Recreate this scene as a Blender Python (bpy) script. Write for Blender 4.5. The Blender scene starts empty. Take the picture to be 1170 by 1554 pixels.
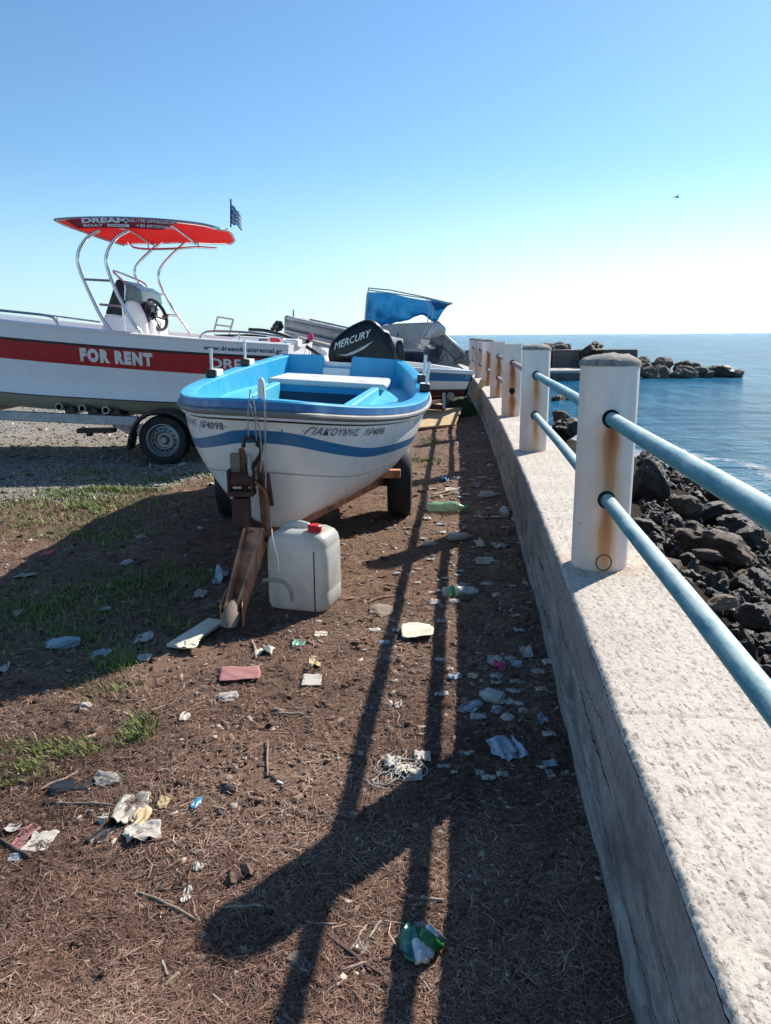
import bpy, math, random
import numpy as np
from mathutils import Vector, Matrix, Euler, noise
R = math.radians
sc = bpy.context.scene
COL = sc.collection
rnd = random.Random(7)
NP = np.random.default_rng(5)

# ------------------------------------------------------------------ camera
CH, PITCH, ROLL, FPX = 1.4, R(12.9), R(0.4), 1169.0
cam = bpy.data.cameras.new('camera')
cam.sensor_fit = 'VERTICAL'; cam.sensor_height = 36; cam.lens = FPX/1554*36
cam.clip_start = .05; cam.clip_end = 60000
camo = bpy.data.objects.new('camera', cam); COL.objects.link(camo)
camo.matrix_world = Matrix.Translation((0, 0, CH)) @ Matrix.Rotation(math.pi/2-PITCH, 4, 'X') @ Matrix.Rotation(-ROLL, 4, 'Z')
sc.camera = camo

def ray(px, py):
    x = (px-585)/FPX; y = (777-py)/FPX
    cr, sr = math.cos(ROLL), math.sin(ROLL)
    x, y = x*cr+y*sr, -x*sr+y*cr
    c, s = math.cos(PITCH), math.sin(PITCH)
    return x, c+s*y, -s+c*y
def G(px, py, z=0.):                       # survey: photo point on a level of height z
    a, b, d = ray(px, py); t = (z-CH)/d
    return Vector((a*t, b*t, z))
def P(px, py, Y):                          # survey: photo point at distance Y
    a, b, d = ray(px, py); t = Y/b
    return Vector((a*t, Y, CH+d*t))

# ------------------------------------------------------------------ light
SUNV = Vector((.885, .945, 1.0)).normalized()
elev = math.asin(SUNV.z); azim = math.atan2(SUNV.x, SUNV.y)
w = bpy.data.worlds.new('World'); sc.world = w; w.use_nodes = True
nt = w.node_tree; bg = nt.nodes['Background']
sky = nt.nodes.new('ShaderNodeTexSky'); sky.sky_type = 'NISHITA'; sky.sun_disc = False
sky.sun_elevation = elev; sky.sun_rotation = azim
sky.air_density = 1.0; sky.dust_density = .3; sky.ozone_density = 4; sky.altitude = 0
tint = nt.nodes.new('ShaderNodeMix'); tint.data_type = 'RGBA'; tint.blend_type = 'MULTIPLY'; tint.inputs[0].default_value = 1
tint.inputs[7].default_value = (.86, 1.07, 1.13, 1)
nt.links.new(sky.outputs[0], tint.inputs[6])
tc = nt.nodes.new('ShaderNodeTexCoord'); sx_ = nt.nodes.new('ShaderNodeSeparateXYZ'); nt.links.new(tc.outputs['Generated'], sx_.inputs[0])
mr = nt.nodes.new('ShaderNodeMapRange'); mr.interpolation_type = 'SMOOTHSTEP'; nt.links.new(sx_.outputs[2], mr.inputs[0])
mr.inputs[1].default_value = .0; mr.inputs[2].default_value = .21; mr.inputs[3].default_value = .52; mr.inputs[4].default_value = 0.
hzm = nt.nodes.new('ShaderNodeMix'); hzm.data_type = 'RGBA'; 
dt = nt.nodes.new('ShaderNodeVectorMath'); dt.operation = 'DOT_PRODUCT'; dt.inputs[1].default_value = Vector((SUNV.x, SUNV.y, 0)).normalized()
nt.links.new(tc.outputs['Generated'], dt.inputs[0])
mg = nt.nodes.new('ShaderNodeMapRange'); mg.interpolation_type = 'SMOOTHSTEP'; nt.links.new(dt.outputs['Value'], mg.inputs[0]); mg.inputs[1].default_value = .55; mg.inputs[2].default_value = 1.
hc = nt.nodes.new('ShaderNodeMix'); hc.data_type = 'RGBA'; hc.inputs[6].default_value = (5.0, 7.1, 8.0, 1); hc.inputs[7].default_value = (10.2, 10.4, 10.4, 1)
nt.links.new(mg.outputs[0], hc.inputs[0]); nt.links.new(hc.outputs[2], hzm.inputs[7])
nt.links.new(mr.outputs[0], hzm.inputs[0]); nt.links.new(tint.outputs[2], hzm.inputs[6]); nt.links.new(hzm.outputs[2], bg.inputs[0]); bg.inputs[1].default_value = .088
sl = bpy.data.lights.new('sun', 'SUN'); sl.energy = 5.0; sl.angle = R(.53); sl.color = (1, .93, .83)
so = bpy.data.objects.new('sun', sl); COL.objects.link(so)
so.rotation_euler = SUNV.to_track_quat('Z', 'Y').to_euler()
sc.view_settings.view_transform = 'Standard'; sc.view_settings.look = 'None'
sc.view_settings.exposure = .63; sc.view_settings.gamma = 1

# ------------------------------------------------------------------ materials
class NT:
    def __init__(s, name):
        s.m = bpy.data.materials.new(name); s.m.use_nodes = True
        s.t = s.m.node_tree; s.b = s.t.nodes['Principled BSDF']
        s.co = s.n('ShaderNodeTexCoord').outputs['Object']
    def n(s, typ, **k):
        o = s.t.nodes.new(typ)
        for a, v in k.items(): setattr(o, a, v)
        return o
    def l(s, a, b): s.t.links.new(a, b)
    def noise(s, scale, detail=4, rough=.6, vec=None, dist=0):
        o = s.n('ShaderNodeTexNoise'); o.inputs['Scale'].default_value = scale
        o.inputs['Detail'].default_value = detail; o.inputs['Roughness'].default_value = rough
        o.inputs['Distortion'].default_value = dist
        s.l(vec or s.co, o.inputs['Vector']); return o.outputs['Fac']
    def voro(s, scale, feature='F1', vec=None, out='Distance'):
        o = s.n('ShaderNodeTexVoronoi', feature=feature); o.inputs['Scale'].default_value = scale
        s.l(vec or s.co, o.inputs['Vector']); return o.outputs[out]
    def mapv(s, sc_=(1, 1, 1), loc=(0, 0, 0), rot=(0, 0, 0)):
        o = s.n('ShaderNodeMapping'); o.inputs['Scale'].default_value = sc_
        o.inputs['Location'].default_value = loc; o.inputs['Rotation'].default_value = rot
        s.l(s.co, o.inputs['Vector']); return o.outputs[0]
    def ramp(s, fac, stops):
        o = s.n('ShaderNodeValToRGB'); e = o.color_ramp.elements
        while len(e) < len(stops): e.new(.5)
        for i, (p, c) in enumerate(stops):
            e[i].position = p; e[i].color = (c, c, c, 1) if not hasattr(c, '__len__') else (*c[:3], 1)
        s.l(fac, o.inputs[0]); return o.outputs[0]
    def mix(s, fac, a, b, blend='MIX'):
        o = s.n('ShaderNodeMix', data_type='RGBA', blend_type=blend)
        for v, i in ((fac, 0), (a, 6), (b, 7)):
            if hasattr(v, 'links'): s.l(v, o.inputs[i])
            elif i == 0: o.inputs[0].default_value = v
            else: o.inputs[i].default_value = (*v[:3], 1)
        return o.outputs[2]
    def math(s, op, a, b=0., c=0.):
        o = s.n('ShaderNodeMath', operation=op)
        for i, v in enumerate((a, b, c)):
            if hasattr(v, 'links'): s.l(v, o.inputs[i])
            else: o.inputs[i].default_value = v
        return o.outputs[0]
    def attr(s, name, out='Fac'):
        o = s.n('ShaderNodeAttribute', attribute_name=name); return o.outputs[out]
    def bump(s, h, strength=.3, dist=.01, prev=None):
        o = s.n('ShaderNodeBump'); o.inputs['Strength'].default_value = strength
        o.inputs['Distance'].default_value = dist; s.l(h, o.inputs['Height'])
        if prev: s.l(prev, o.inputs['Normal'])
        return o.outputs[0]
    def fin(s, col=None, rough=None, normal=None, metal=None, **kw):
        for k, v in (('Base Color', col), ('Roughness', rough), ('Normal', normal), ('Metallic', metal)):
            if v is None: continue
            if hasattr(v, 'links'): s.l(v, s.b.inputs[k])
            elif k == 'Base Color': s.b.inputs[k].default_value = (*v[:3], 1)
            else: s.b.inputs[k].default_value = v
        for k, v in kw.items(): s.b.inputs[k.replace('_', ' ')].default_value = v
        return s.m

def mat(name, c, r=.5, metal=0, var=.18, vs=5, bump=0., bs=60, c2=None, **kw):
    t = NT(name)
    a = tuple(x*(1-var) for x in c); b = c2 or tuple(min(1, x*(1+var)) for x in c)
    f = t.ramp(t.noise(vs, 6, .65), [(.3, 0.), (.7, 1.)])
    col = t.mix(f, a, b)
    rr = t.ramp(t.noise(vs*3, 3), [(.3, max(.02, r-.1)), (.7, min(1, r+.12))])
    nrm = t.bump(t.noise(bs, 5), bump, .005) if bump else None
    return t.fin(col, rr, nrm, metal, **kw)

def dirty(name, c, dirt, r=.35, amt=.5, scale=3.0, streak=(1, 1, .25), bump=.03):
    t = NT(name)
    f = t.ramp(t.noise(scale, 8, .7, t.mapv(streak)), [(.45, 0.), (.78, amt)])
    g = t.ramp(t.noise(45, 3, .7), [(.62, 0.), (.72, amt*.8)])
    col = t.mix(g, t.mix(f, c, dirt), tuple(x*.8 for x in dirt))
    rr = t.ramp(t.noise(8, 4), [(.3, r-.1), (.7, r+.15)])
    return t.fin(col, rr, t.bump(t.noise(25, 4), bump, .01))

M = {}
M['white_paint'] = dirty('white_paint', (.82, .82, .80), (.47, .43, .37), .3, .38)
M['white_gel'] = dirty('white_gelcoat', (.78, .79, .81), (.55, .54, .52), .22, .22)
M['stripe_blue'] = dirty('stripe_blue', (.02, .165, .36), (.10, .22, .32), .35, .35)
M['deck_blue'] = dirty('deck_blue', (.016, .34, .60), (.13, .44, .58), .4, .4, 5)
M['cockpit'] = dirty('cockpit_paint', (.018, .05, .11), (.03, .04, .05), .6, .5, 4)
M['deck_pale'] = dirty('deck_pale_blue', (.06, .46, .66), (.30, .56, .64), .45, .35, 4)
M['shaded_rail_blue'] = dirty('shaded_rail_blue', (.018, .13, .34), (.20, .34, .42), .4, .6, 7)  # gunwale side blue, darkened so the colour carries its shade
M['rubber_grey'] = dirty('rubber_grey', (.17, .165, .155), (.34, .32, .29), .55, .6, 7)
M['black'] = mat('black_plastic', (.012, .012, .014), .3, var=.3)
M['black_gloss'] = mat('black_gloss', (.006, .006, .008), .22, var=.3, Specular_IOR_Level=.35)
M['tyre'] = mat('tyre_rubber', (.018, .018, .019), .75, var=.35, bump=.2, bs=90)
M['rim'] = mat('rim_steel', (.30, .31, .33), .38, .8, var=.25)
M['steel'] = mat('stainless_steel', (.62, .63, .65), .18, 1, var=.1)
M['galv'] = mat('galvanised_steel', (.34, .37, .40), .45, .75, var=.25, vs=14)
M['red_vinyl'] = mat('red_vinyl', (.40, .009, .022), .3, var=.1)
M['maroon'] = mat('maroon_fabric', (.34, .018, .034), .7, var=.12)
M['letter_white'] = mat('letter_white', (.72, .72, .70), .4, var=.12)
M['letter_dark'] = mat('letter_dark', (.035, .04, .06), .5, var=.3, vs=60)
M['letter_black'] = mat('letter_black', (.012, .012, .016), .5)
M['antifoul'] = mat('antifouling_red', (.075, .022, .02), .7, var=.3, vs=9)
M['navy'] = mat('navy_paint', (.015, .025, .06), .3)
M['grey_hull'] = dirty('grey_hull', (.36, .37, .38), (.17, .16, .15), .5, .6, 6)
M['bottom'] = dirty('hull_bottom', (.62, .59, .48), (.30, .30, .21), .5, .75, 3, (.5, 1, 2))
M['wood_pale'] = dirty('pale_timber', (.50, .36, .19), (.28, .18, .10), .75, .6, 6, (4, .5, 1))
M['wood_grey'] = dirty('grey_timber', (.25, .19, .14), (.12, .09, .07), .8, .7, 12, (3, 3, 3), .2)
M['grille'] = mat('motor_grey', (.17, .175, .18), .4, var=.3)
M['motor_silver'] = mat('motor_silver', (.42, .43, .44), .3, .4, var=.2)
M['hole_shade'] = mat('cavity_shade', (.008, .007, .007), .9)  # near-black colour standing for the shade inside holes
M['red_plastic'] = mat('red_plastic', (.55, .012, .02), .35)
M['pink'] = mat('pink_plastic', (.60, .02, .16), .5)
M['glass'] = mat('tinted_plexiglass', (.18, .24, .25), .08, var=.2)
M['glass'].node_tree.nodes['Principled BSDF'].inputs['Alpha'].default_value = .72
M['rope'] = mat('rope_fibre', (.42, .40, .36), .85, var=.4, vs=120)
M['foam'] = dirty('foam_board', (.70, .66, .52), (.36, .30, .20), .8, .5, 30, (1, 1, 1), .3)
M['paper'] = dirty('paper_scrap', (.50, .465, .41), (.24, .19, .15), .8, .85, 22, (1, 1, 1))
M['film'] = dirty('plastic_film', (.36, .335, .285), (.19, .15, .115), .4, .8, 20, (1, 1, 1))
M['cream'] = dirty('cream_foam', (.62, .48, .27), (.33, .22, .12), .8, .5, 30, (1, 1, 1))
M['black_bag'] = mat('black_bag', (.02, .02, .022), .3)
M['cloth_blue'] = mat('faded_cloth', (.30, .36, .42), .8, var=.4, vs=30)
M['stone'] = dirty('pale_stone', (.42, .40, .37), (.22, .19, .16), .9, .6, 20, (1, 1, 1), .3)
M['pinkcard'] = dirty('faded_pink_card', (.34, .13, .13), (.42, .30, .26), .7, .7, 30, (1, 1, 1))
M['teal'] = mat('teal_scrap', (.10, .34, .26), .5, var=.4, vs=40)
M['blue_tag'] = mat('blue_tag', (.02, .22, .40), .4)
M['bark'] = mat('bark', (.13, .075, .05), .9, var=.5, vs=40, bump=.4)
M['stick'] = mat('dry_stick', (.24, .16, .115), .85, var=.4, vs=40, bump=.3)
M['darkstick'] = mat('dark_twig', (.085, .055, .045), .85, var=.4, vs=40)
M['palestick'] = mat('bleached_stick', (.36, .27, .21), .85, var=.4, vs=40)
M['green_plastic'] = mat('green_plastic', (.03, .32, .05), .25, var=.2)
M['dark_green'] = mat('dark_green_net', (.018, .05, .018), .9, var=.5, vs=60, bump=.6)
M['can_green'] = mat('can_green', (.02, .15, .035), .3)
M['alu'] = mat('aluminium', (.55, .56, .58), .3, .9)
M['can_blue'] = mat('printed_can', (.05, .14, .26), .3, .3, var=.5, vs=60, c2=(.03, .22, .10))
M['flag_blue'] = mat('flag_blue', (.05, .24, .55), .7)

def clear_mat(name, tint, alpha=.5):
    t = NT(name); f = t.ramp(t.noise(30, 4), [(.4, 0.), (.65, 1.)])
    col = t.mix(f, tint, tuple(min(1, x*1.5+.05) for x in tint))
    m = t.fin(col, .12, t.bump(t.noise(60, 4), .4, .004)); t.b.inputs['Alpha'].default_value = alpha
    return m
M['clear'] = clear_mat('clear_plastic', (.45, .50, .48), .5)
M['clear_green'] = clear_mat('green_clear_plastic', (.25, .50, .30), .6)

def rust_mat(name, base=(.27, .105, .05), scale=14):
    t = NT(name)
    n = t.noise(scale, 8, .72)
    col = t.ramp(n, [(.28, (.045, .022, .016)), (.5, base), (.68, tuple(x*1.6 for x in base)), (.8, (.36, .22, .15))])
    return t.fin(col, .85, t.bump(t.noise(70, 5), .5, .004))
M['rust'] = rust_mat('rusty_steel')
M['rust_dark'] = rust_mat('rusty_steel_dark', (.075, .034, .025), 18)
M['rust_pink'] = rust_mat('rusted_primer', (.54, .25, .14), 10)

def canopy_mat():
    t = NT('red_canopy_cloth')
    c = t.mix(t.noise(3, 3), (.60, .05, .05), (.70, .075, .075))
    tr = t.n('ShaderNodeBsdfTranslucent'); t.l(c, tr.inputs[0])
    t.fin(c, .6)
    mx = t.n('ShaderNodeMixShader'); mx.inputs[0].default_value = .72
    t.l(t.b.outputs[0], mx.inputs[1]); t.l(tr.outputs[0], mx.inputs[2])
    out = t.t.nodes['Material Output']; t.l(mx.outputs[0], out.inputs[0]); return t.m
M['canopy'] = canopy_mat()
def tarp_mat():
    t = NT('blue_tarpaulin')
    c = t.mix(t.noise(2.5, 4), (.010, .085, .24), (.02, .20, .42))
    tr = t.n('ShaderNodeBsdfTranslucent'); t.l(c, tr.inputs[0]); t.fin(c, .4)
    mx = t.n('ShaderNodeMixShader'); mx.inputs[0].default_value = .42
    t.l(t.b.outputs[0], mx.inputs[1]); t.l(tr.outputs[0], mx.inputs[2])
    t.l(mx.outputs[0], t.t.nodes['Material Output'].inputs[0]); return t.m
M['tarp'] = tarp_mat()
def can_mat():
    t = NT('milky_jerry_plastic')
    c = t.mix(t.ramp(t.noise(6, 6), [(.35, 0.), (.75, 1.)]), (.72, .73, .71), (.50, .47, .40))
    tr = t.n('ShaderNodeBsdfTranslucent'); t.l(c, tr.inputs[0]); t.fin(c, .35)
    mx = t.n('ShaderNodeMixShader'); mx.inputs[0].default_value = .35
    t.l(t.b.outputs[0], mx.inputs[1]); t.l(tr.outputs[0], mx.inputs[2])
    t.l(mx.outputs[0], t.t.nodes['Material Output'].inputs[0]); return t.m
M['jerry'] = can_mat()

# ------------------------------------------------------------------ mesh builder
WM = {}
class MB:
    def __init__(s): s.v = []; s.f = []; s.m = []
    def add(s, vs, fs, mi=0):
        k = len(s.v); s.v += [tuple(v) for v in vs]
        s.f += [tuple(i+k for i in f) for f in fs]; s.m += [mi]*len(fs); return s
    def grid(s, rows, mi=0, closed=False, flip=False, mis=None):
        k = len(s.v); n = len(rows[0])
        for r in rows: s.v += [tuple(p) for p in r]
        for i in range(len(rows)-1):
            for j in range(n if closed else n-1):
                a = k+i*n+j; b = k+i*n+(j+1) % n; c = b+n; d = a+n
                s.f.append((d, c, b, a) if flip else (a, b, c, d)); s.m.append(mis[i] if mis else mi)
        return s
    def box(s, c, size, rot=(0, 0, 0), mi=0, taper=1.):
        mt = Matrix.Translation(c) @ Euler(rot).to_matrix().to_4x4(); x, y, z = (d/2 for d in size)
        vs = [mt @ Vector((sx*x*(taper if sz > 0 else 1), sy*y*(taper if sz > 0 else 1), sz*z)) for sz in (-1, 1) for sy in (-1, 1) for sx in (-1, 1)]
        return s.add(vs, [(0, 2, 3, 1), (4, 5, 7, 6), (0, 1, 5, 4), (2, 6, 7, 3), (0, 4, 6, 2), (1, 3, 7, 5)], mi)
    def beam(s, a, b, w_, h, mi=0, up=(0, 0, 1)):
        a = Vector(a); b = Vector(b); d = (b-a).normalized(); u = Vector(up)
        r = d.cross(u).normalized(); u = r.cross(d)
        vs = [p+r*sx*w_/2+u*sz*h/2 for p in (a, b) for sz in (-1, 1) for sx in (-1, 1)]
        return s.add(vs, [(0, 2, 3, 1), (4, 5, 7, 6), (0, 1, 5, 4), (2, 6, 7, 3), (0, 4, 6, 2), (1, 3, 7, 5)], mi)
    def tube(s, path, r, n=10, mi=0, cap=True):
        path = [Vector(p) for p in path]; rs = r if hasattr(r, '__len__') else [r]*len(path)
        rings = []; pu = None
        for i, p in enumerate(path):
            d = (path[min(i+1, len(path)-1)]-path[max(i-1, 0)]).normalized()
            if pu is None: pu = d.orthogonal().normalized()
            u = (pu-d*pu.dot(d)); u = u.normalized() if u.length > 1e-6 else d.orthogonal().normalized(); pu = u
            v = d.cross(u)
            rings.append([p+(u*math.cos(2*math.pi*k/n)+v*math.sin(2*math.pi*k/n))*rs[i] for k in range(n)])
        k = len(s.v); s.grid(rings, mi, True)
        if cap:
            s.f.append(tuple(range(k+n-1, k-1, -1))); s.m.append(mi)
            e = k+n*(len(path)-1); s.f.append(tuple(range(e, e+n))); s.m.append(mi)
        return s
    def lathe(s, prof, n=32, axis='Z', mi=0, c=(0, 0, 0), mis=None):
        rows = []
        for r, h in prof:
            row = []
            for k in range(n):
                a = 2*math.pi*k/n; x, y = r*math.cos(a), r*math.sin(a)
                p = {'Z': (x, y, h), 'Y': (x, h, -y), 'X': (h, x, y)}[axis]
                row.append((p[0]+c[0], p[1]+c[1], p[2]+c[2]))
            rows.append(row)
        return s.grid(rows, mi, True, mis=mis)
    def build(s, name, mats, parent=None, local=False, smooth=True, ang=38, bevel=0, sub=0, solid=0):
        me = bpy.data.meshes.new(name)
        v = s.v
        if parent is not None and not local:
            im = WM[parent.name].inverted(); v = [im @ Vector(p) for p in v]
        me.from_pydata([tuple(p) for p in v], [], s.f)
        if not isinstance(mats, (list, tuple)): mats = [mats]
        for m in mats: me.materials.append(M[m] if isinstance(m, str) else m)
        me.polygons.foreach_set('material_index', s.m)
        me.update(); me.validate()
        o = bpy.data.objects.new(name, me); COL.objects.link(o)
        if parent is not None: o.parent = parent; WM[o.name] = WM[parent.name]
        else: WM[o.name] = Matrix()
        if smooth:
            me.polygons.foreach_set('use_smooth', [True]*len(me.polygons)); me.set_sharp_from_angle(angle=R(ang))
        if solid:
            d = o.modifiers.new('solid', 'SOLIDIFY'); d.thickness = solid; d.offset = 0
        if bevel:
            b = o.modifiers.new('bevel', 'BEVEL'); b.width = bevel; b.segments = 2; b.limit_method = 'ANGLE'; b.angle_limit = R(40)
        if sub:
            d = o.modifiers.new('sub', 'SUBSURF'); d.levels = sub; d.render_levels = sub
        return o

def tag(o, label=None, cat=None, group=None, kind=None):
    for k, v in (('label', label), ('category', cat), ('group', group), ('kind', kind)):
        if v: o[k] = v
    return o
def thing(name, label, cat, loc=(0, 0, 0), rot=(0, 0, 0), group=None):
    o = bpy.data.objects.new(name, None); COL.objects.link(o); o.empty_display_size = .1
    o.location = loc; o.rotation_euler = rot
    WM[o.name] = Matrix.Translation(loc) @ Euler(rot).to_matrix().to_4x4()
    return tag(o, label, cat, group)
def copy_tree(o, parent=None):
    c = o.copy(); COL.objects.link(c)
    for k in list(o.children): copy_tree(k, c).parent = c
    return c
def place(o, loc, rot=None):
    o.location = loc
    if rot is not None: o.rotation_euler = rot
def N(x, y, z=0.): return noise.noise((x, y, z))
def fbm(x, y, z=0., o=4):
    a = 0; k = 1; f = 1
    for _ in range(o): a += k*noise.noise((x*f, y*f, z*f+o)); k *= .5; f *= 2.03
    return a
def curve(pts):
    xs = np.array([p[0] for p in pts], float); ys = np.array([p[1] for p in pts], float)
    d = np.gradient(ys, xs)
    def f(x):
        x = min(max(x, xs[0]), xs[-1]); i = min(max(int(np.searchsorted(xs, x))-1, 0), len(xs)-2)
        h = xs[i+1]-xs[i]; t = (x-xs[i])/h
        return float((2*t**3-3*t*t+1)*ys[i]+(t**3-2*t*t+t)*h*d[i]+(3*t*t-2*t**3)*ys[i+1]+(t**3-t*t)*h*d[i+1])
    return f
def smooth_path(pts, n=6):
    pts = [Vector(p) for p in pts]; out = []
    q = [pts[0]*2-pts[1]]+pts+[pts[-1]*2-pts[-2]]
    for i in range(1, len(q)-2):
        for k in range(n):
            t = k/n; a, b, c, d = q[i-1:i+3]
            out.append(.5*((2*b)+(c-a)*t+(2*a-5*b+4*c-d)*t*t+(3*b-a-3*c+d)*t**3))
    return out+[pts[-1]]
def text(s, size=1., bold=0., shear=0., spacing=1., align='LEFT'):
    cu = bpy.data.curves.new('t', 'FONT'); cu.body = s; cu.size = size; cu.offset = bold; cu.shear = shear
    cu.space_character = spacing; cu.resolution_u = 3; cu.align_x = align
    o = bpy.data.objects.new('t', cu); COL.objects.link(o)
    dg = bpy.context.evaluated_depsgraph_get(); dg.update()
    me = bpy.data.meshes.new_from_object(o.evaluated_get(dg))
    vs = [tuple(v.co[:2]) for v in me.vertices]; fs = [tuple(p.vertices) for p in me.polygons]
    bpy.data.objects.remove(o); bpy.data.meshes.remove(me); bpy.data.curves.remove(cu)
    x0 = min(v[0] for v in vs); x1 = max(v[0] for v in vs)
    return vs, fs, x0, x1
def text_on(s, fn, name, m, parent, length, height, local=True, **k):
    """text laid in (a, b) with a in 0..length, b in 0..height, fn(a, b) -> point"""
    vs, fs, x0, x1 = text(s, 1., **k)
    mb = MB(); mb.add([fn((x-x0)/(x1-x0)*length, y/.72*height) for x, y in vs], fs)
    return mb.build(name, m, parent, local=local, smooth=False)
def attr(o, name, vals):
    a = o.data.attributes.new(name, 'FLOAT', 'POINT'); a.data.foreach_set('value', np.asarray(vals, dtype=np.float32))

# ------------------------------------------------------------------ parapet wall line
def wx(y): return .345+.1185*y-.0017*y*y if y < 30 else .345+.1185*30-.0017*900+.017*(y-30)
def wdir(y): return Vector((.1185-.0034*min(y, 30), 1, 0)).normalized()
WTOP, WWID = .535, .40
def onwall(y, off=.15):
    d = wdir(y); return Vector((wx(y), y, 0))+Vector((d.y, -d.x, 0))*off

# ------------------------------------------------------------------ ground
def lines(*seg):
    out = []
    for a, b, n in seg: out += [a+(b-a)*i/n for i in range(n)]
    return out+[seg[-1][1]]
def gravel_f(x, y):
    e = .35*fbm(x*.9, y*.9, 3.3, 3)
    a = (y-(6.35+max(0, x+2.6)*1.1)+e)/.5 if x < -1.0 else -1
    a = max(a, (-(x+.55*y+.15)-1.05+e)*2.2 if y < 4.9 and x < -.9 and y > 2.55 and x+.9*y < 2.0 else -1)
    far = (y-9.0-max(0, x+1.2)*3+e)/.6
    return min(1, max(0, a, far))
def ground_z(x, y):
    d = wx(y)-x
    z = .030*fbm(x*.8, y*.8, .5, 3)+.010*fbm(x*5, y*5, 9., 3)
    if y < 9 and x > -5: z += .006*abs(fbm(x*22, y*22, 4., 2))
    z += .05*math.exp(-(d/.22)**2)*(1+.5*N(x*3, y*3))       # litter banked against the wall
    return z
def hz(x, y): return ground_z(x, y)
gx = lines((-160, -30, 8), (-30, -9, 14), (-9, -5.2, 30), (-5.2, 0.15, 150))
gy_ = lines((-5, .4, 14), (.4, 4.5, 150), (4.5, 9.5, 120), (9.5, 16, 50), (16, 30, 24))
rows = []; gv = []
for y in gy_:
    r = []
    for x in gx:
        X = wx(y)+x; r.append((X, y, ground_z(X, y) if x > -12 and y > 0 else 0)); gv.append(gravel_f(X, y) if x > -30 else (1. if y > 6 else 0.))
    rows.append(r)
t = NT('soil_and_gravel')
gr = t.attr('gravel')
big = t.noise(1.3, 5, .6); mid = t.noise(9, 6, .7); fine = t.noise(75, 6, .75); fib = t.noise(40, 6, .7, t.mapv((1, 3.2, 1), rot=(0, 0, .5)), 1.5)
soil = t.ramp(fine, [(.28, (.045, .025, .019)), (.46, (.165, .10, .073)), (.6, (.265, .17, .125)), (.76, (.44, .315, .24))])
soil = t.mix(t.ramp(fib, [(.42, 0.), (.7, .6)]), soil, (.27, .155, .10))
soil = t.mix(t.ramp(big, [(.35, .0), (.72, .6)]), soil, (.135, .105, .070), 'MIX')
soil = t.mix(t.ramp(mid, [(.3, .55), (.5, 0.)]), soil, (.05, .03, .024))
vc = t.voro(58, out='Color'); vd = t.voro(58)
gcol = t.ramp(t.n('ShaderNodeSeparateColor').outputs[0], [(0, .1), (1, .5)])
sepc = t.n('ShaderNodeSeparateColor'); t.l(vc, sepc.inputs[0])
gcol = t.ramp(sepc.outputs[0], [(.0, (.16, .145, .125)), (.5, (.30, .275, .24)), (1., (.50, .47, .42))])
gcol = t.mix(t.ramp(vd, [(.35, 0.), (.75, .7)]), gcol, (.09, .075, .06))
gcol = t.mix(t.ramp(t.noise(2.2, 5, .7), [(.5, 0.), (.7, .55)]), gcol, (.20, .15, .10))
msk = t.ramp(t.math('ADD', gr, t.math('MULTIPLY', t.math('SUBTRACT', mid, .5), .9)), [(.38, 0.), (.62, 1.)])
col = t.mix(msk, soil, gcol)
hb = t.math('ADD', t.math('MULTIPLY', fine, .6), t.math('MULTIPLY', fib, .5))
nb = t.bump(hb, .8, .012); nb = t.bump(t.math('MULTIPLY', t.math('SUBTRACT', 1., vd), msk), .5, .010, nb)
M['ground'] = t.fin(col, .95, nb, Specular_IOR_Level=.15)
gob = MB().grid(rows, flip=False).build('ground', 'ground', ang=180)
tag(gob, kind='structure'); attr(gob, 'gravel', gv)

# ------------------------------------------------------------------ shore bed and sea
SEA = -1.3
def shore_w(y): return 3.85 if y < 16 else max(.6, 3.85-(y-16)*.32)
def shore_z(x, y):
    d = (x-wx(y)-WWID)/shore_w(y)
    return -.42-.97*d+.10*fbm(x*.9, y*.9, 2., 3) if d < 3 else -3.3
sx = lines((-.2, 9, 60), (9, 40, 8))
rows = [[(wx(y)+WWID+x, y, shore_z(wx(y)+WWID+x, y)) for x in sx] for y in lines((-3, 26, 110), (26, 70, 16))]
M['shore'] = mat('wet_cobbles', (.014, .011, .009), .95, var=.5, vs=7, bump=.7, bs=22, c2=(.04, .029, .022), Specular_IOR_Level=.04)
tag(MB().grid(rows, flip=False).build('shore_bed', 'shore', ang=60), kind='structure')

t = NT('sea_water')
pos = t.co
w1 = t.noise(1.15, 5, .62, t.mapv((1, 2.1, 1), rot=(0, 0, .5)), .6)
w2 = t.noise(5.5, 5, .65, t.mapv((1, 1.7, 1), rot=(0, 0, .35)), .5)
w3 = t.noise(.22, 4, .6, t.mapv((1, 2.6, 1), rot=(0, 0, .5)))
hgt = t.math('ADD', t.math('MULTIPLY', w1, .75), t.math('ADD', t.math('MULTIPLY', w2, .26), t.math('MULTIPLY', w3, 1.6)))
nb = t.bump(hgt, 1., 1.5)
fo = t.math('MULTIPLY', t.attr('foam'), 1.0)
fn = t.math('ADD', t.noise(2.4, 7, .72, t.mapv((1, 1.4, 1)), 1.2), t.math('MULTIPLY', fo, .40))
fm = t.ramp(fn, [(.73, 0.), (.82, .9)])
wv = t.ramp(t.math('ADD', t.math('MULTIPLY', t.noise(.9, 6, .7, t.mapv((.45, 1.8, 1), rot=(0, 0, .15)), .8), .6), t.math('MULTIPLY', t.noise(.16, 5, .65, t.mapv((.4, 2.2, 1), rot=(0, 0, .1))), .45)), [(.42, 0.), (.62, 1.)])
deep = t.mix(t.ramp(t.noise(.05, 3), [(.35, 0.), (.7, 1.)]), (.008, .225, .46), (.022, .33, .62))
deep = t.mix(t.math('MULTIPLY', wv, .6), deep, (.008, .10, .23))  # shaded wave troughs painted into the water colour
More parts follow.
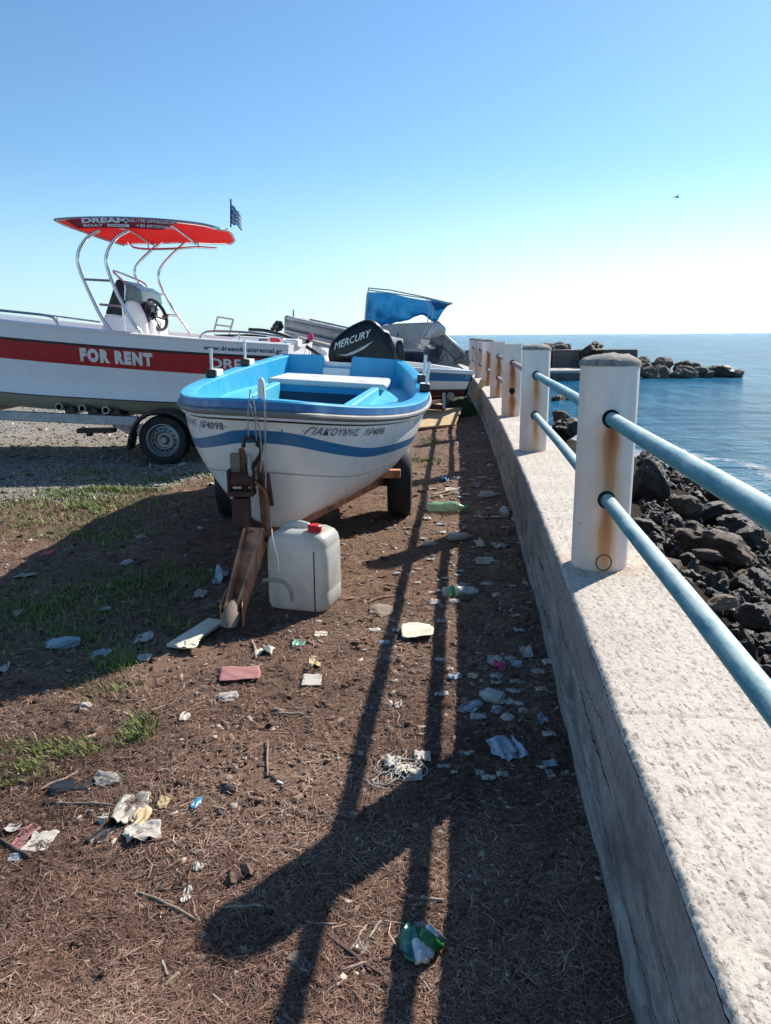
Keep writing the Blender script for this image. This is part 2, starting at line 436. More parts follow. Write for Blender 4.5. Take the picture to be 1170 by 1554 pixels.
wf = t.ramp(t.noise(.42, 5, .75, t.mapv((1.3, .28, 1), rot=(0, 0, .1))), [(.46, 0.), (.60, 1.)])
deep = t.mix(t.math('MULTIPLY', wf, .55), deep, (.13, .46, .70))  # bright ripples of light painted into the water colour
M['sea'] = t.fin(t.mix(fm, deep, (.75, .78, .80)), t.math('ADD', .16, t.math('MULTIPLY', fm, .6)), nb, IOR=1.33, Specular_IOR_Level=.13)
sxs = lines((-12000, -200, 6), (-200, -6, 8), (-6, 1, 8), (1, 12, 110), (12, 60, 30), (60, 400, 8), (400, 12000, 5))
sys_ = lines((-40, 4, 6), (4, 26, 200), (26, 60, 60), (60, 400, 14), (400, 4000, 5), (4000, 30000, 5))
rows = []; fv = []
for y in sys_:
    r = []
    for x in sxs:
        r.append((x, y, SEA)); d = x-wx(min(y, 30))-WWID-shore_w(min(y, 30))+.5*N(x*.5, y*.35, 3)
        q = math.exp(-((d-.1)/.75)**2) if 0 < y < 27 else 0
        q = max(q, .75*math.exp(-((d-1.5-.5*N(y*.4, 2))/.35)**2) if 4 < y < 24 else 0)
        fv.append(q)
    rows.append(r)
seao = MB().grid(rows).build('sea', 'sea', ang=180); tag(seao, kind='structure'); attr(seao, 'foam', fv)

# ------------------------------------------------------------------ parapet wall
ys = lines((-2.4, .35, 40), (.35, 3.4, 430), (3.4, 7, 240), (7, 24, 200))
tw = [WWID*i/64 for i in range(65)]
t = NT('screed_concrete')
n1 = t.noise(95, 6, .75); n2 = t.noise(4, 6, .65)
ptt = t.attr('pit')
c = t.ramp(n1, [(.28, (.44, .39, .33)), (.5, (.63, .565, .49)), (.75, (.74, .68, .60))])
c = t.mix(t.ramp(n2, [(.4, 0.), (.72, .5)]), c, (.38, .345, .30))
c = t.mix(t.math('MULTIPLY', ptt, .8), c, (.20, .18, .155))
c = t.mix(t.attr('rust'), c, (.40, .19, .075))
lanes = t.noise(60, 3, .6, t.mapv((1.5, .35, 1), rot=(0, 0, .11)))
spk = t.ramp(t.math('ADD', t.math('MULTIPLY', t.noise(150, 4, .72, t.mapv((1.1, .75, 1), rot=(0, 0, .11))), .60), t.math('MULTIPLY', lanes, .54)), [(.615, 0.), (.70, 1.)])
c = t.mix(t.math('MULTIPLY', spk, .85), c, (.155, .135, .115))
g3 = t.noise(330, 3, .8)
c = t.mix(t.ramp(g3, [(.35, .28), (.52, 0.)]), c, (.30, .265, .23))
hh = t.math('SUBTRACT', t.math('ADD', t.math('MULTIPLY', n1, .6), t.math('MULTIPLY', g3, .35)), t.math('MULTIPLY', spk, .7))
M['screed'] = t.fin(c, .92, t.bump(hh, .55, .005), Specular_IOR_Level=.2)
t = NT('rendered_concrete')
n1 = t.noise(60, 6, .72); n2 = t.noise(3.2, 6, .68, t.mapv((1, .7, 1.6)))
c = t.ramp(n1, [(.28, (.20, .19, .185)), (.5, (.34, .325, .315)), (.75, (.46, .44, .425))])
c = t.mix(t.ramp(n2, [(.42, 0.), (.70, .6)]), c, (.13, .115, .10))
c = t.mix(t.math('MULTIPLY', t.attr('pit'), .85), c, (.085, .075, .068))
c = t.mix(t.math('MULTIPLY', t.attr('lite'), .28), c, (.56, .545, .52))
spz = t.n('ShaderNodeSeparateXYZ'); t.l(t.co, spz.inputs[0])
def crack(z0, amp, fr, fr2, wd, gate, seed):
    y1 = t.mapv((0, fr, 0), (seed, 0, 0)); y2 = t.mapv((0, fr2, 0), (0, 0, seed)); y3 = t.mapv((0, gate, 0), (0, seed, 0))
    ln = t.math('ADD', t.math('MULTIPLY', t.math('SUBTRACT', t.noise(1, 3, .6, y1), .5), amp), t.math('MULTIPLY', t.math('SUBTRACT', t.noise(1, 4, .7, y2), .5), .05))
    dz = t.math('ABSOLUTE', t.math('SUBTRACT', t.math('SUBTRACT', spz.outputs[2], z0), ln))
    w_ = t.math('MULTIPLY', t.ramp(t.noise(1, 3, .6, y3), [(.40, 0.), (.55, 1.)]), wd)
    return t.math('LESS_THAN', dz, w_)
k1 = crack(.295, .22, .9, 7, .0042, 1.7, 3.1); k2 = crack(.15, .16, .8, 9, .0032, 1.3, 8.4); k3 = crack(.41, .12, 1.3, 8, .0022, 1.1, 15.2)
c = t.mix(t.math('MAXIMUM', k1, t.math('MAXIMUM', k2, k3)), c, (.020, .017, .016))
rough_ = t.ramp(t.noise(1.0, 6, .7, t.mapv((1, 1.6, 4))), [(.50, 0.), (.60, .38)])
c = t.mix(rough_, c, (.10, .088, .08))
M['render'] = t.fin(c, .92, t.bump(n1, .55, .007), Specular_IOR_Level=.2)
wall = thing('parapet_wall', 'long low concrete parapet wall with rough sunlit top carrying the white posts', 'wall')
post_y = [-.18, 2.87, 5.90, 8.48, 11.10, 13.70, 16.30, 18.90]
rows = []; pv = []; rv = []
edge_l = lambda y: .004*fbm(y*5, 1.7, 2, 3)+.0025*fbm(y*45, 4, 1, 3)
for y in ys:
    d = wdir(y); nr = Vector((d.y, -d.x, 0)); b = Vector((wx(y), y, 0)); r = []
    for u in tw:
        e = min(u, WWID-u)
        lane = u*78+.9*fbm(y*.8, u*3, 5, 2)
        g = math.sin(lane*1.35)*.5+.5
        pit = max(0, N(lane*1.1, y*60, 2)*1.3+N(u*110, y*100, 7)*.8-.50+.42*g)*1.6
        pit = min(1, pit)*(1 if y < 1.55 or y > 1.66 else .1)
        if y < .8: pit *= .35
        z = WTOP-.0026*pit+.0008*fbm(u*45, y*45, 3, 3)+.003*N(u*5, y*2)
        crk = abs(y-1.655-.02*N(u*9, 3)-.015*N(u*40, 5)); crk2 = abs(y-1.51-.03*N(u*7, 8)-.012*N(u*44, 2))
        cr = max(0, 1-crk/.006)*(.6+.4*N(u*20, 1)), max(0, 1-crk2/.005)*max(0, N(u*11, 4)+.35)
        z -= .006*cr[0]+.005*cr[1]
        z -= .014*max(0, 1-e/.012)**2+.005*max(0, N(y*22, 6, u*30))*max(0, 1-e/.025)
        p = b+nr*(u+(edge_l(y) if u < .02 else 0)); p.z = z; r.append(p); pv.append(min(1, pit*.8+cr[0]+cr[1]))
        q = 0
        for k, py in enumerate(post_y):
            dd = math.hypot(u-.15, y-py)
            if .09 < dd < .22: q = max(q, (1-(dd-.1)/.12)*.55*max(0, fbm(u*14, y*14, k, 3)+.5))
        rv.append(min(1, q))
    rows.append(r)
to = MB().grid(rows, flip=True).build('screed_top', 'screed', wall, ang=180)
attr(to, 'pit', pv); attr(to, 'rust', rv)
zs_ = [WTOP-.02-(WTOP+.12)*i/96 for i in range(97)]
rows = []; pv = []; lv = []
for y in ys:
    d = wdir(y); nr = Vector((d.y, -d.x, 0)); b = Vector((wx(y), y, 0)); r = []
    for i, z in enumerate(zs_):
        lim = .33+.05*fbm(y*1.3, .3, 1, 3); lim2 = .12+.05*fbm(y*1.1, 7.3, 2, 3)
        st = 1/(1+math.exp((z-lim)*160)); st2 = 1/(1+math.exp((z-lim2)*160))
        patch = max(0, fbm(y*2.0, z*5, 4, 4))
        off = -.007*st+.010*st2-.006*min(1, patch*2)*st+.0012*fbm(y*12, z*12, 2, 3)
        c1 = max(0, 1-abs(z-lim+.012-.02*N(y*2.2, 5)-.006*N(y*19, 3))/.0075)*(1 if N(y*.9, 2.2) > -.15 else .1)
        c2 = max(0, 1-abs(z-lim2-.03*N(y*1.7, 9)-.006*N(y*23, 1))/.0065)*(1 if N(y*.8, 6.1) > -.2 else .1)
        off -= -.012*max(c1, c2)*-1 if False else 0
        k = min(1, c1+c2)
        p = b+nr*(edge_l(y)*(1 if i == 0 else .4)-off+.014*k)
        if i == 0: p = b+nr*(edge_l(y)+.0)
        p.z = z if i else WTOP-.018
        r.append(p); pv.append(min(1, k+.75*st*(1-st2)*max(0, fbm(y*3.5, z*9, 8, 4)+.22)+.2*st2*max(0, fbm(y*5, z*9, 3, 3))))
        lv.append(max(0, min(1, 1.6*(abs(fbm(y*1.6, z*7, 12, 4)) < .07)*st*(N(y*6, z*12) > 0))))
    rows.append(r)
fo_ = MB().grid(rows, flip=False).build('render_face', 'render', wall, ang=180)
attr(fo_, 'pit', pv); attr(fo_, 'lite', lv)
mb = MB()
rows = []
for y in lines((-2.4, 24, 60)):
    d = wdir(y); nr = Vector((d.y, -d.x, 0)); b = Vector((wx(y), y, 0))
    rows.append([b+nr*.03+Vector((0, 0, WTOP-.03)), b+nr*(WWID-.004)+Vector((0, 0, WTOP-.022)), b+nr*(WWID+.01)+Vector((0, 0, -1.1))])
mb.grid(rows, flip=True)
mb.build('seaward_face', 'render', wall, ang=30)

# ------------------------------------------------------------------ posts and guard rails
PR, PH = .105, 1.305-WTOP
UPZ, LOZ, TR = 1.105-WTOP, .81-WTOP, .0245
t = NT('rust_streaked_post')
n = t.noise(9, 6, .7, t.mapv((1, 1, .18))); n2 = t.noise(30, 5, .7)
c = t.mix(t.ramp(n, [(.4, 0.), (.75, .6)]), (.86, .75, .68), (.68, .54, .45))
c = t.mix(t.ramp(n2, [(.66, 0.), (.74, .5)]), c, (.42, .36, .33))
ra = t.attr('rust')
rr = t.math('MULTIPLY', ra, t.math('ADD', .55, t.math('MULTIPLY', n, .9)))
c = t.mix(t.ramp(rr, [(.02, 0.), (.55, .88)]), c, (.60, .25, .06))
c = t.mix(t.ramp(rr, [(.42, 0.), (1.0, .9)]), c, (.27, .065, .014))
M['post'] = t.fin(c, t.ramp(n, [(.3, .42), (.7, .65)]), t.bump(n2, .08, .004))
M['cap'] = mat('mortar_cap', (.20, .185, .165), .95, var=.35, vs=30, bump=.9, bs=70, c2=(.40, .375, .34))
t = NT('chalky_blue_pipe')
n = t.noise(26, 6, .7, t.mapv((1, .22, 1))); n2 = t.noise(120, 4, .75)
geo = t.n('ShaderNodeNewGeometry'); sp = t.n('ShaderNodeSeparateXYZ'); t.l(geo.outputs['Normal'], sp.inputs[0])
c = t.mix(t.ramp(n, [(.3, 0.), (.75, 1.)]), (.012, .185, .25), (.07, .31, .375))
wear_lit_top = t.math('ADD', t.math('MULTIPLY', sp.outputs[2], .34), t.math('ADD', t.math('MULTIPLY', n, .62), t.math('MULTIPLY', n2, .28)))  # worn paint plus a sunlit top, painted paler on upward faces
c = t.mix(t.ramp(wear_lit_top, [(.56, 0.), (.80, .85)]), c, (.55, .66, .62))
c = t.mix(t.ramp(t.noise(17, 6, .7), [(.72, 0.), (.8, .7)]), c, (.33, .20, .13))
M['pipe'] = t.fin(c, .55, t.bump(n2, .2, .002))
M['pipe_bare'] = rust_mat('peeling_pipe', (.34, .27, .25), 9)

def make_post(seed, streak, bare_top=False, lower_hole_only=False):
    """local: origin at base, y axis along the wall (camera side is -y)"""
    p = thing('railing_post', '', 'post')
    na, nz = 88, 96; mb = MB(); rows = []; rv = []
    for i in range(nz+1):
        z = PH*i/nz; row = []
        for k in range(na):
            a = 2*math.pi*k/na; x, y = math.cos(a)*PR, math.sin(a)*PR; row.append((x, y, z))
            q = 0
            for hz_, ln in ((UPZ, .30), (LOZ, .26)):
                dz = hz_-z
                if dz > -.02:
                    wd = .015+.024*min(1, max(0, dz)/.2)+.012*N(z*9, seed, 3)
                    g = math.exp(-((x+.012*N(z*5, seed*3.1))/wd)**2)
                    q = max(q, (g*max(0, 1-dz/(ln*(1.15+.5*streak)))+.26*math.exp(-((x+.018)/(wd*2.6))**2)*max(0, 1-dz/(ln*2.6)))*streak*(1 if y < 0 else .7))
            q = max(q, streak*.35*math.exp(-(z/.06)**2)*max(0, N(x*20, y*20, seed)+.4))
            for _ in (0,): q = max(q, .9*max(0, N(x*60+seed, y*60, z*60)-.66)*3 if seed % 2 else 0)
            rv.append(min(1, q))
        rows.append(row)
    o = mb.grid(rows, closed=True).build('pipe_sleeve', 'post', p, local=True, ang=60); attr(o, 'rust', rv)
    cp = MB(); prof = [(PR+.004, -.012), (PR+.003, .002), (PR*.9, .013), (PR*.62, .024), (PR*.3, .030), (.0005, .031)]
    if bare_top: prof = [(PR-.004, -.002), (PR*.6, .003), (.0005, .004)]
    cp.lathe(prof, 40)
    cp.v = [(x*(1+.03*N(x*30, y*30, seed)), y*(1+.03*N(y*30, x*30, seed)), PH+z+.006*fbm(x*22, y*22, seed, 3)*(z > -.005)) for x, y, z in cp.v]
    cp.build('mortar_cap', 'cap', p, local=True, ang=60)
    for hz_ in (UPZ, LOZ):
        for s in (-1, 1):
            h = MB(); rr_ = [0.0005, .02, .029, .0315]; rows = []
            for r in rr_:
                row = []
                for k in range(28):
                    a = 2*math.pi*k/28; x = r*math.cos(a)-.0035; dz = r*math.sin(a)*1.06+.004
                    row.append((x, s*(math.sqrt(PR*PR-x*x)+.0018), hz_+dz))
                rows.append(row)
            h.grid(rows, closed=True, flip=s > 0).build('pipe_hole_shade', 'hole_shade', p, local=True)  # near-black disc on the sleeve paints the shade inside the hole
    if seed == 1:
        h = MB(); ring = []
        for k in range(25):
            a = 2*math.pi*k/24; x = .028*math.cos(a)-.0; z = .04+.030*math.sin(a)
            ring.append((x, -math.sqrt(PR*PR-x*x)-.001, max(.004, z)))
        h.tube(ring, .0020, 6, cap=False).build('drain_ring', 'rust_dark', p, local=True)
    return p
labels = ['white post beside the camera where the near blue pipes end, outside the frame',
          'nearest white pipe post with grey mortar dome and ochre rust streaks',
          'second nearest white post with mortar dome and thin red streak at its base',
          'white post whose empty lower hole bleeds dark orange rust',
          'white post with peeling bare pipes and bright orange lower half, before the half-hidden posts',
          'narrow rusty post half hidden behind its neighbour, beside the blue striped boat bow',
          'farthest clearly visible pale post above the dark striped boat bow',
          'last post of the row, almost hidden behind the other far posts']
streaks = [.4, .85, .62, 1.1, 1.0, 1.15, .5, .4]
for i, y in enumerate(post_y):
    p = make_post(i, streaks[i], i in (3, 4))
    b = onwall(y); d = wdir(y); p.location = (b.x, b.y, WTOP-.004); p.rotation_euler = (0, 0, math.atan2(-d.x, d.y))
    tag(p, labels[i], 'post', 'white pipe posts on the parapet')
def rail(i, z, m, label, jog=0.):
    a = onwall(post_y[i]); b = onwall(post_y[i+1]); d = (b-a).normalized()
    a = a-d*.10+Vector((0, 0, z)); b = b+d*.10+Vector((0, 0, z))
    mb = MB(); n_ = 26
    mb.tube([a.lerp(b, k/n_)+Vector((.002*N(k*.13, i, z), 0, .004*N(k*.11, i+5, z))) for k in range(n_+1)], TR, 20)
    tag(mb.build('guard_rail_pipe', m, ang=60), label, 'railing', 'pipes threaded through the posts')
U, L_ = UPZ+WTOP, LOZ+WTOP
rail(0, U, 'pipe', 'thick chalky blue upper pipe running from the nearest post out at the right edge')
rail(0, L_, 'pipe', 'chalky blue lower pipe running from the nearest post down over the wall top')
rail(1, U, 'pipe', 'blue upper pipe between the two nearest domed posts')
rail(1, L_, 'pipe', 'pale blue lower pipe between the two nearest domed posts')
rail(2, U, 'pipe_bare', 'bare brownish upper pipe behind the second post with paint gone')
rail(3, U, 'pipe_bare', 'short peeling upper pipe right of the bright orange stained post')
rail(3, L_, 'pipe_bare', 'short peeling lower pipe right of the bright orange stained post')
for i in (4, 5, 6):
    for z, q in ((U, 'upper'), (L_, 'lower')):
        rail(i, z, 'pipe_bare', 'rusted %s pipe between the %s' % (q, ['half-hidden far posts by the boat bow', 'far pale posts', 'last two far posts'][i-4]))

# ------------------------------------------------------------------ rocks
def rock_mesh(seed, sub=4, sharp=1., lo=.62):
    import bmesh
    bm = bmesh.new(); bmesh.ops.create_icosphere(bm, subdivisions=sub, radius=1)
    rr = random.Random(seed); pl = []
    for _ in range(11):
        v = Vector((rr.gauss(0, 1), rr.gauss(0, 1), rr.gauss(0, 1))).normalized(); pl.append((v, rr.uniform(lo, lo+.34)))
    for v in bm.verts:
        d = v.co.normalized(); q = 1.05
        for n_, h in pl:
            c = d.dot(n_)
            if c > .15: q = min(q, h/c)
        q += sharp*.13*fbm(d.x*2.3+seed, d.y*2.3, d.z*2.3, 5)+.045*fbm(d.x*7, d.y*7+seed, d.z*7, 3)
        v.co = d*q
    me = bpy.data.meshes.new('boulder'); bm.to_mesh(me); bm.free()
    me.polygons.foreach_set('use_smooth', [True]*len(me.polygons)); me.set_sharp_from_angle(angle=R(28))
    return me
def rock_mat(name, a, b, c_, wet=.6):
    t = NT(name); oi = t.n('ShaderNodeObjectInfo')
    n = t.noise(2.4, 8, .72); n2 = t.noise(14, 6, .75)
    c = t.ramp(n, [(.3, a), (.55, b), (.75, c_)])
    c = t.mix(t.math('MULTIPLY', oi.outputs['Random'], .5), c, b)
    c = t.mix(t.ramp(n2, [(.62, 0.), (.75, .6)]), c, tuple(min(1, x*1.7+.02) for x in c_))
    return t.fin(c, t.ramp(n2, [(.3, wet-.22), (.7, wet+.25)]), t.bump(n2, .7, .05, t.bump(t.noise(40, 4, .7), .5, .012)))
M['rock_dark'] = rock_mat('dark_wet_rock', (.012, .008, .0065), (.040, .026, .019), (.115, .074, .052), .55)
M['rock_brown'] = rock_mat('brown_rock', (.034, .020, .013), (.105, .062, .041), (.23, .145, .095), .7)
M['rock_pale'] = rock_mat('pale_rock', (.16, .115, .075), (.30, .23, .15), (.42, .34, .24), .85)
M['rock_sea'] = rock_mat('breakwater_rock', (.055, .042, .034), (.14, .108, .09), (.30, .245, .205), .85)
protos = {k: [] for k in ('rock_dark', 'rock_brown', 'rock_pale', 'rock_sea')}
for k in protos:
    for s in range(7 if k == 'rock_dark' else 4):
        me = rock_mesh(len(k)*17+s*5+1, lo=.50 if k == 'rock_sea' else .60); me.materials.append(M[k]); protos[k].append(me)
def rock(loc, size, rot, k, label, group=None, which=None):
    me = protos[k][which if which is not None else rnd.randrange(len(protos[k]))]
    o = bpy.data.objects.new('boulder', me); COL.objects.link(o)
    o.location = loc; o.scale = size; o.rotation_euler = rot
    tag(o, label, 'rock', group or 'boulders heaped on the shore below the wall'); return o
def rock_px(px, py, z, w_, h, k, label, rot=(0, 0, 0), dep=1.):
    c = G(px, py, z); d = c.length
    s = d/FPX/2*1.12
    return rock(c, (w_*s, (w_+h)/2*s*dep, h*s), rot, k, label)
placed = []
def keep(c, r): placed.append((c.x, c.y, r))
for a in [(985, 728, -.62, 58, 66, 'rock_dark', 'large blackish boulder just behind the nearest post at the waterline', (0, 0, .4)),
          (1090, 830, -.68, 125, 50, 'rock_brown', 'long brown ridge-backed boulder sloping down to the right under the upper pipe', (0, .42, .2)),
          (1118, 797, -.95, 60, 34, 'rock_dark', 'smooth black rounded boulder at the water edge below the upper pipe', (0, 0, .7)),
          (1142, 825, -.9, 50, 42, 'rock_dark', 'dark knobbly boulder right of the smooth black boulder', (0, .2, 1.2)),
          (1095, 915, -.5, 46, 20, 'rock_pale', 'pale tan boulder seen just right of the lower blue pipe', (0, 0, .3)),
          (1070, 842, -.55, 42, 14, 'rock_brown', 'flat tawny slab among the black boulders', (0, .1, .1)),
          (1040, 770, -.80, 52, 30, 'rock_brown', 'brown lichened boulder between the two pipes', (0, .15, .5)),
          (1097, 755, -1.05, 46, 26, 'rock_brown', 'angular brown boulder in the wash below the thick upper pipe', (0, .3, .2)),
          (998, 788, -.6, 26, 26, 'rock_dark', 'small round dark boulder beside the nearest post', (0, 0, 0)),
          (1090, 808, -.8, 26, 14, 'rock_pale', 'small pinkish pale stone left of the smooth black boulder', (0, 0, .4)),
          (1146, 935, -.45, 50, 40, 'rock_dark', 'dark cracked boulder beside the lower pipe near the right edge', (.2, .1, .9)),
          (858, 652, -.62, 42, 36, 'rock_dark', 'leaning dark slab between the two domed posts', (0, .5, .3)),
          (850, 636, -.75, 30, 20, 'rock_brown', 'brown boulder at the left behind the second domed post', (0, .4, .3))]:
    o = rock_px(*a); keep(o.location, max(o.scale)*.8)
cnt = 0
for ring, (smin, smax, n_) in enumerate(((.42, .62, 50), (.22, .40, 170), (.12, .22, 260))):
    for _ in range(n_):
        y = 3.2+19*rnd.random()**1.35; s = rnd.uniform(smin, smax)*.5*(1.15 if y > 9 else 1)
        x = wx(y)+WWID+.08+rnd.random()*(shore_w(y)+.25)
        if any((x-a)**2+(y-b)**2 < (r+s)**2*(.50 if ring else .8) for a, b, r in placed): continue
        # keep only what the photograph could see past the wall
        if x < .99*y*.35: continue
        placed.append((x, y, s)); cnt += 1
        z = shore_z(x, y)+s*.28
        u = rnd.random(); k = 'rock_dark' if u < .66 else 'rock_brown' if u < .95 else 'rock_pale'
        sz = (s*rnd.uniform(.85, 1.5), s*rnd.uniform(.8, 1.2), s*rnd.uniform(.55, .95))
        lab = {'rock_dark': 'dark wet boulder in the jumble of shore rocks below the wall', 'rock_brown': 'brown weathered boulder in the jumble of shore rocks below the wall', 'rock_pale': 'pale sandy boulder in the jumble of shore rocks below the wall'}[k]
        rock((x, y, z), sz, (rnd.uniform(-.5, .5), rnd.uniform(-.5, .5), rnd.uniform(0, 6.3)), k, lab)
# rock awash
for px, py, w_ in ((858, 606, 34), (845, 608, 22)):
    c = G(px, py, SEA); s = c.length/FPX/2
    rock(c, (w_*s, w_*s*.8, .22), (0, 0, 1), 'rock_brown', 'low reef awash seen between the two domed posts' if w_ > 30 else 'smaller low reef awash beside the second post')
# small cobbles, one mass
mb = MB()
import bmesh
bmq = bmesh.new(); bmesh.ops.create_icosphere(bmq, subdivisions=1, radius=1)
iv = [v.co.copy() for v in bmq.verts]; iff = [tuple(v.index for v in f.verts) for f in bmq.faces]; bmq.free()
for i in range(2600):
    y = 3.2+14*rnd.random()**1.4; x = wx(y)+WWID+rnd.random()*(shore_w(y)+.1)
    if x < y*.34: continue
    s = rnd.uniform(.025, .075); e = Euler((rnd.random()*6, rnd.random()*6, rnd.random()*6)).to_matrix()
    q = Vector((x, y, shore_z(x, y)+.02)); sc3 = (s*rnd.uniform(.8, 1.6), s, s*rnd.uniform(.5, .9))
    mb.add([q+e @ Vector((v.x*sc3[0]*(1+.25*N(v.x*2+i, v.y)), v.y*sc3[1], v.z*sc3[2])) for v in iv], iff)
tag(mb.build('shore_cobbles', 'rock_dark', ang=30), kind='stuff', label='small dark cobbles packed between the shore boulders', cat='cobbles')

# ------------------------------------------------------------------ breakwater and quay
quay = thing('concrete_quay', 'low concrete quay with a stained back wall out in the water', 'quay', (9, 49, SEA))
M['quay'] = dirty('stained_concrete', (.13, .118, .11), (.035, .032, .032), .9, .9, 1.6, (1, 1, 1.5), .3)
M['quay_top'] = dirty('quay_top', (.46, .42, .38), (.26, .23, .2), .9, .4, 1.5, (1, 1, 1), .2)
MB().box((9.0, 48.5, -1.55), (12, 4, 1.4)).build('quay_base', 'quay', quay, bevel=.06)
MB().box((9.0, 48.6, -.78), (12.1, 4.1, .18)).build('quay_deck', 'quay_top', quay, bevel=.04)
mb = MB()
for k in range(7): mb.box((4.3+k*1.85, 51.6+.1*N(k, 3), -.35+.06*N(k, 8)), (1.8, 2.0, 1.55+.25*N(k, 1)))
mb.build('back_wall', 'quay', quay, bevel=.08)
for i in range(105):
    f = (i+.5)/105; x = 9.5+12.3*f**.95+rnd.uniform(-.4, .4)
    hgt = curve([(9, 1.7), (13, 1.75), (17, 1.3), (20, .85), (22, .35)])(x)
    s = rnd.uniform(.35, .78)*(1 if x < 20 else .8); lay = rnd.random()
    y = 50.2+rnd.uniform(-1.6, 2.8)*(1 if x > 12.5 else .4)+(2.6 if x < 12.5 else 0)
    z = SEA+max(.1, (hgt-s*.55)*(.15+.85*lay if y > 49.6 else .35*lay))
    if x < 12.2: z = SEA+hgt-.15
    if x > 20.6: z = SEA+.15
    rock((x, y, z), (s*rnd.uniform(.9, 1.35), s, s*rnd.uniform(.6, .9)), (rnd.uniform(-.5, .5), rnd.uniform(-.4, .4), rnd.random()*6), 'rock_sea', 'sunlit armour rock of the breakwater beyond the blue water', 'armour rocks of the breakwater')
o = rock((21.4, 49.2, SEA+.28), (.85, .8, .55), (0, .1, .4), 'rock_dark', 'dark wet rock at the very tip of the breakwater', 'armour rocks of the breakwater')
o = rock((13.3, 50.2, SEA+1.72), (.75, .7, .55), (0, .2, 1.4), 'rock_dark', 'dark rock perched highest above the quay wall of the breakwater', 'armour rocks of the breakwater')

# ------------------------------------------------------------------ hull builder
def hull(rows, strips, L, nst=44, e=1.5, transom=0, name='hull', mats=None, parent=None, rake=0.):
    """rows bottom->top of (u0, z(u), y(u)); both sides plus a flat transom; local coordinates x = bow->stern"""
    mb = MB(); grids = {}
    zmax = max(r[1](L) for r in rows)
    for s in (-1, 1):
        g = []
        for u0, zf, yf in rows:
            line = []
            for i in range(nst+1):
                u = u0+(L-u0)*(i/nst)**e; z = zf(u)
                line.append((u-rake*(zmax-z)*(i/nst)**6, s*yf(u), z))
            g.append(line)
        grids[s] = g; mb.grid(g, mis=strips, flip=s > 0)
    k = len(mb.v)
    for r in range(len(rows)):
        mb.v += [grids[-1][r][-1], grids[1][r][-1]]
    for r in range(len(rows)-1):
        a = k+2*r; mb.f.append((a, a+1, a+3, a+2)); mb.m.append(transom if transom is not None else strips[r])
    return mb.build(name, mats, parent, local=True, ang=40)
def edge_path(L, bf, zf, n=40, e=1.6, close=True):
    us = [L*(i/n)**e for i in range(n, -1, -1)]
    p = [Vector((u, bf(u), zf(u))) for u in us]; q = [Vector((u, -bf(u), zf(u))) for u in reversed(us[:-1])]
    return p+q
def sweep(path, prof, name, m, parent, ang=40, lat=True):
    """profile of (outward, up) swept along a sheer line running left stern -> bow -> right stern"""
    rows = []
    for i, p in enumerate(path):
        d = (path[min(i+1, len(path)-1)]-path[max(i-1, 0)]); d.z = 0; d.normalize()
        o = Vector((-d.y, d.x, 0))*-1                       # outward
        rows.append([p+o*a+Vector((0, 0, b)) for a, b in prof])
    mb = MB(); mb.grid(rows, closed=True)
    n = len(prof); k = len(rows)
    mb.f += [tuple(range(n)), tuple(range((k-1)*n+n-1, (k-1)*n-1, -1))]; mb.m += [0, 0]
    return mb.build(name, m, parent, local=True, ang=ang)

def wheel(parent, c, rad, wid, axis, rim_m='rim', name='wheel', holes=14, disc=True, face=-1):
    """wheel as a part: tyre + rim sub-parts, in world coordinates; axis 'X' or 'Y' is the axle"""
    hub = MB(); hub.lathe([(.0005, face*wid*.40), (rad*.12, face*wid*.40), (rad*.16, face*wid*.30), (rad*.20, face*wid*.1)], 20, axis, c=c)
    h = hub.build(name, rim_m, parent)
    t_ = MB(); w2 = wid/2
    prof = [(rad*.60, -w2*.78), (rad*.66, -w2*.95), (rad*.80, -w2), (rad*.93, -w2*.88), (rad*.985, -w2*.62), (rad, -w2*.2), (rad, w2*.2), (rad*.985, w2*.62), (rad*.93, w2*.88), (rad*.80, w2), (rad*.66, w2*.95), (rad*.60, w2*.78)]
    t_.lathe(prof, 48, axis, c=c); t_.build('tyre', 'tyre', h)
    r_ = MB(); f = face
    r_.lathe([(rad*.66, f*w2*.97), (rad*.63, f*w2*1.0), (rad*.60, f*w2*.90), (rad*.585, f*w2*.40), (rad*.55, f*w2*.28), (rad*.50, f*w2*.30), (rad*.36, f*w2*.55), (rad*.33, f*w2*.52), (rad*.30, f*w2*.22), (.0005, f*w2*.20)], 42, axis, c=c)
    r_.lathe([(rad*.62, -f*w2*.7), (rad*.60, f*w2*.3)], 36, axis, c=c)
    r_.build('rim', rim_m, h)
    if holes:
        q = MB()
        for k in range(holes):
            a = 2*math.pi*k/holes; x, z = rad*.44*math.cos(a), rad*.44*math.sin(a); hh = f*w2*.44
            p = {'Y': (x, hh, z), 'X': (hh, x, z)}[axis]
            n_ = {'Y': Vector((0, f, 0)), 'X': Vector((f, 0, 0))}[axis]
            b = Vector(c)+Vector(p); q.tube([b-n_*.004, b+n_*.004], rad*.037, 10)
        q.build('rim_hole', 'hole_shade', h)
    return h

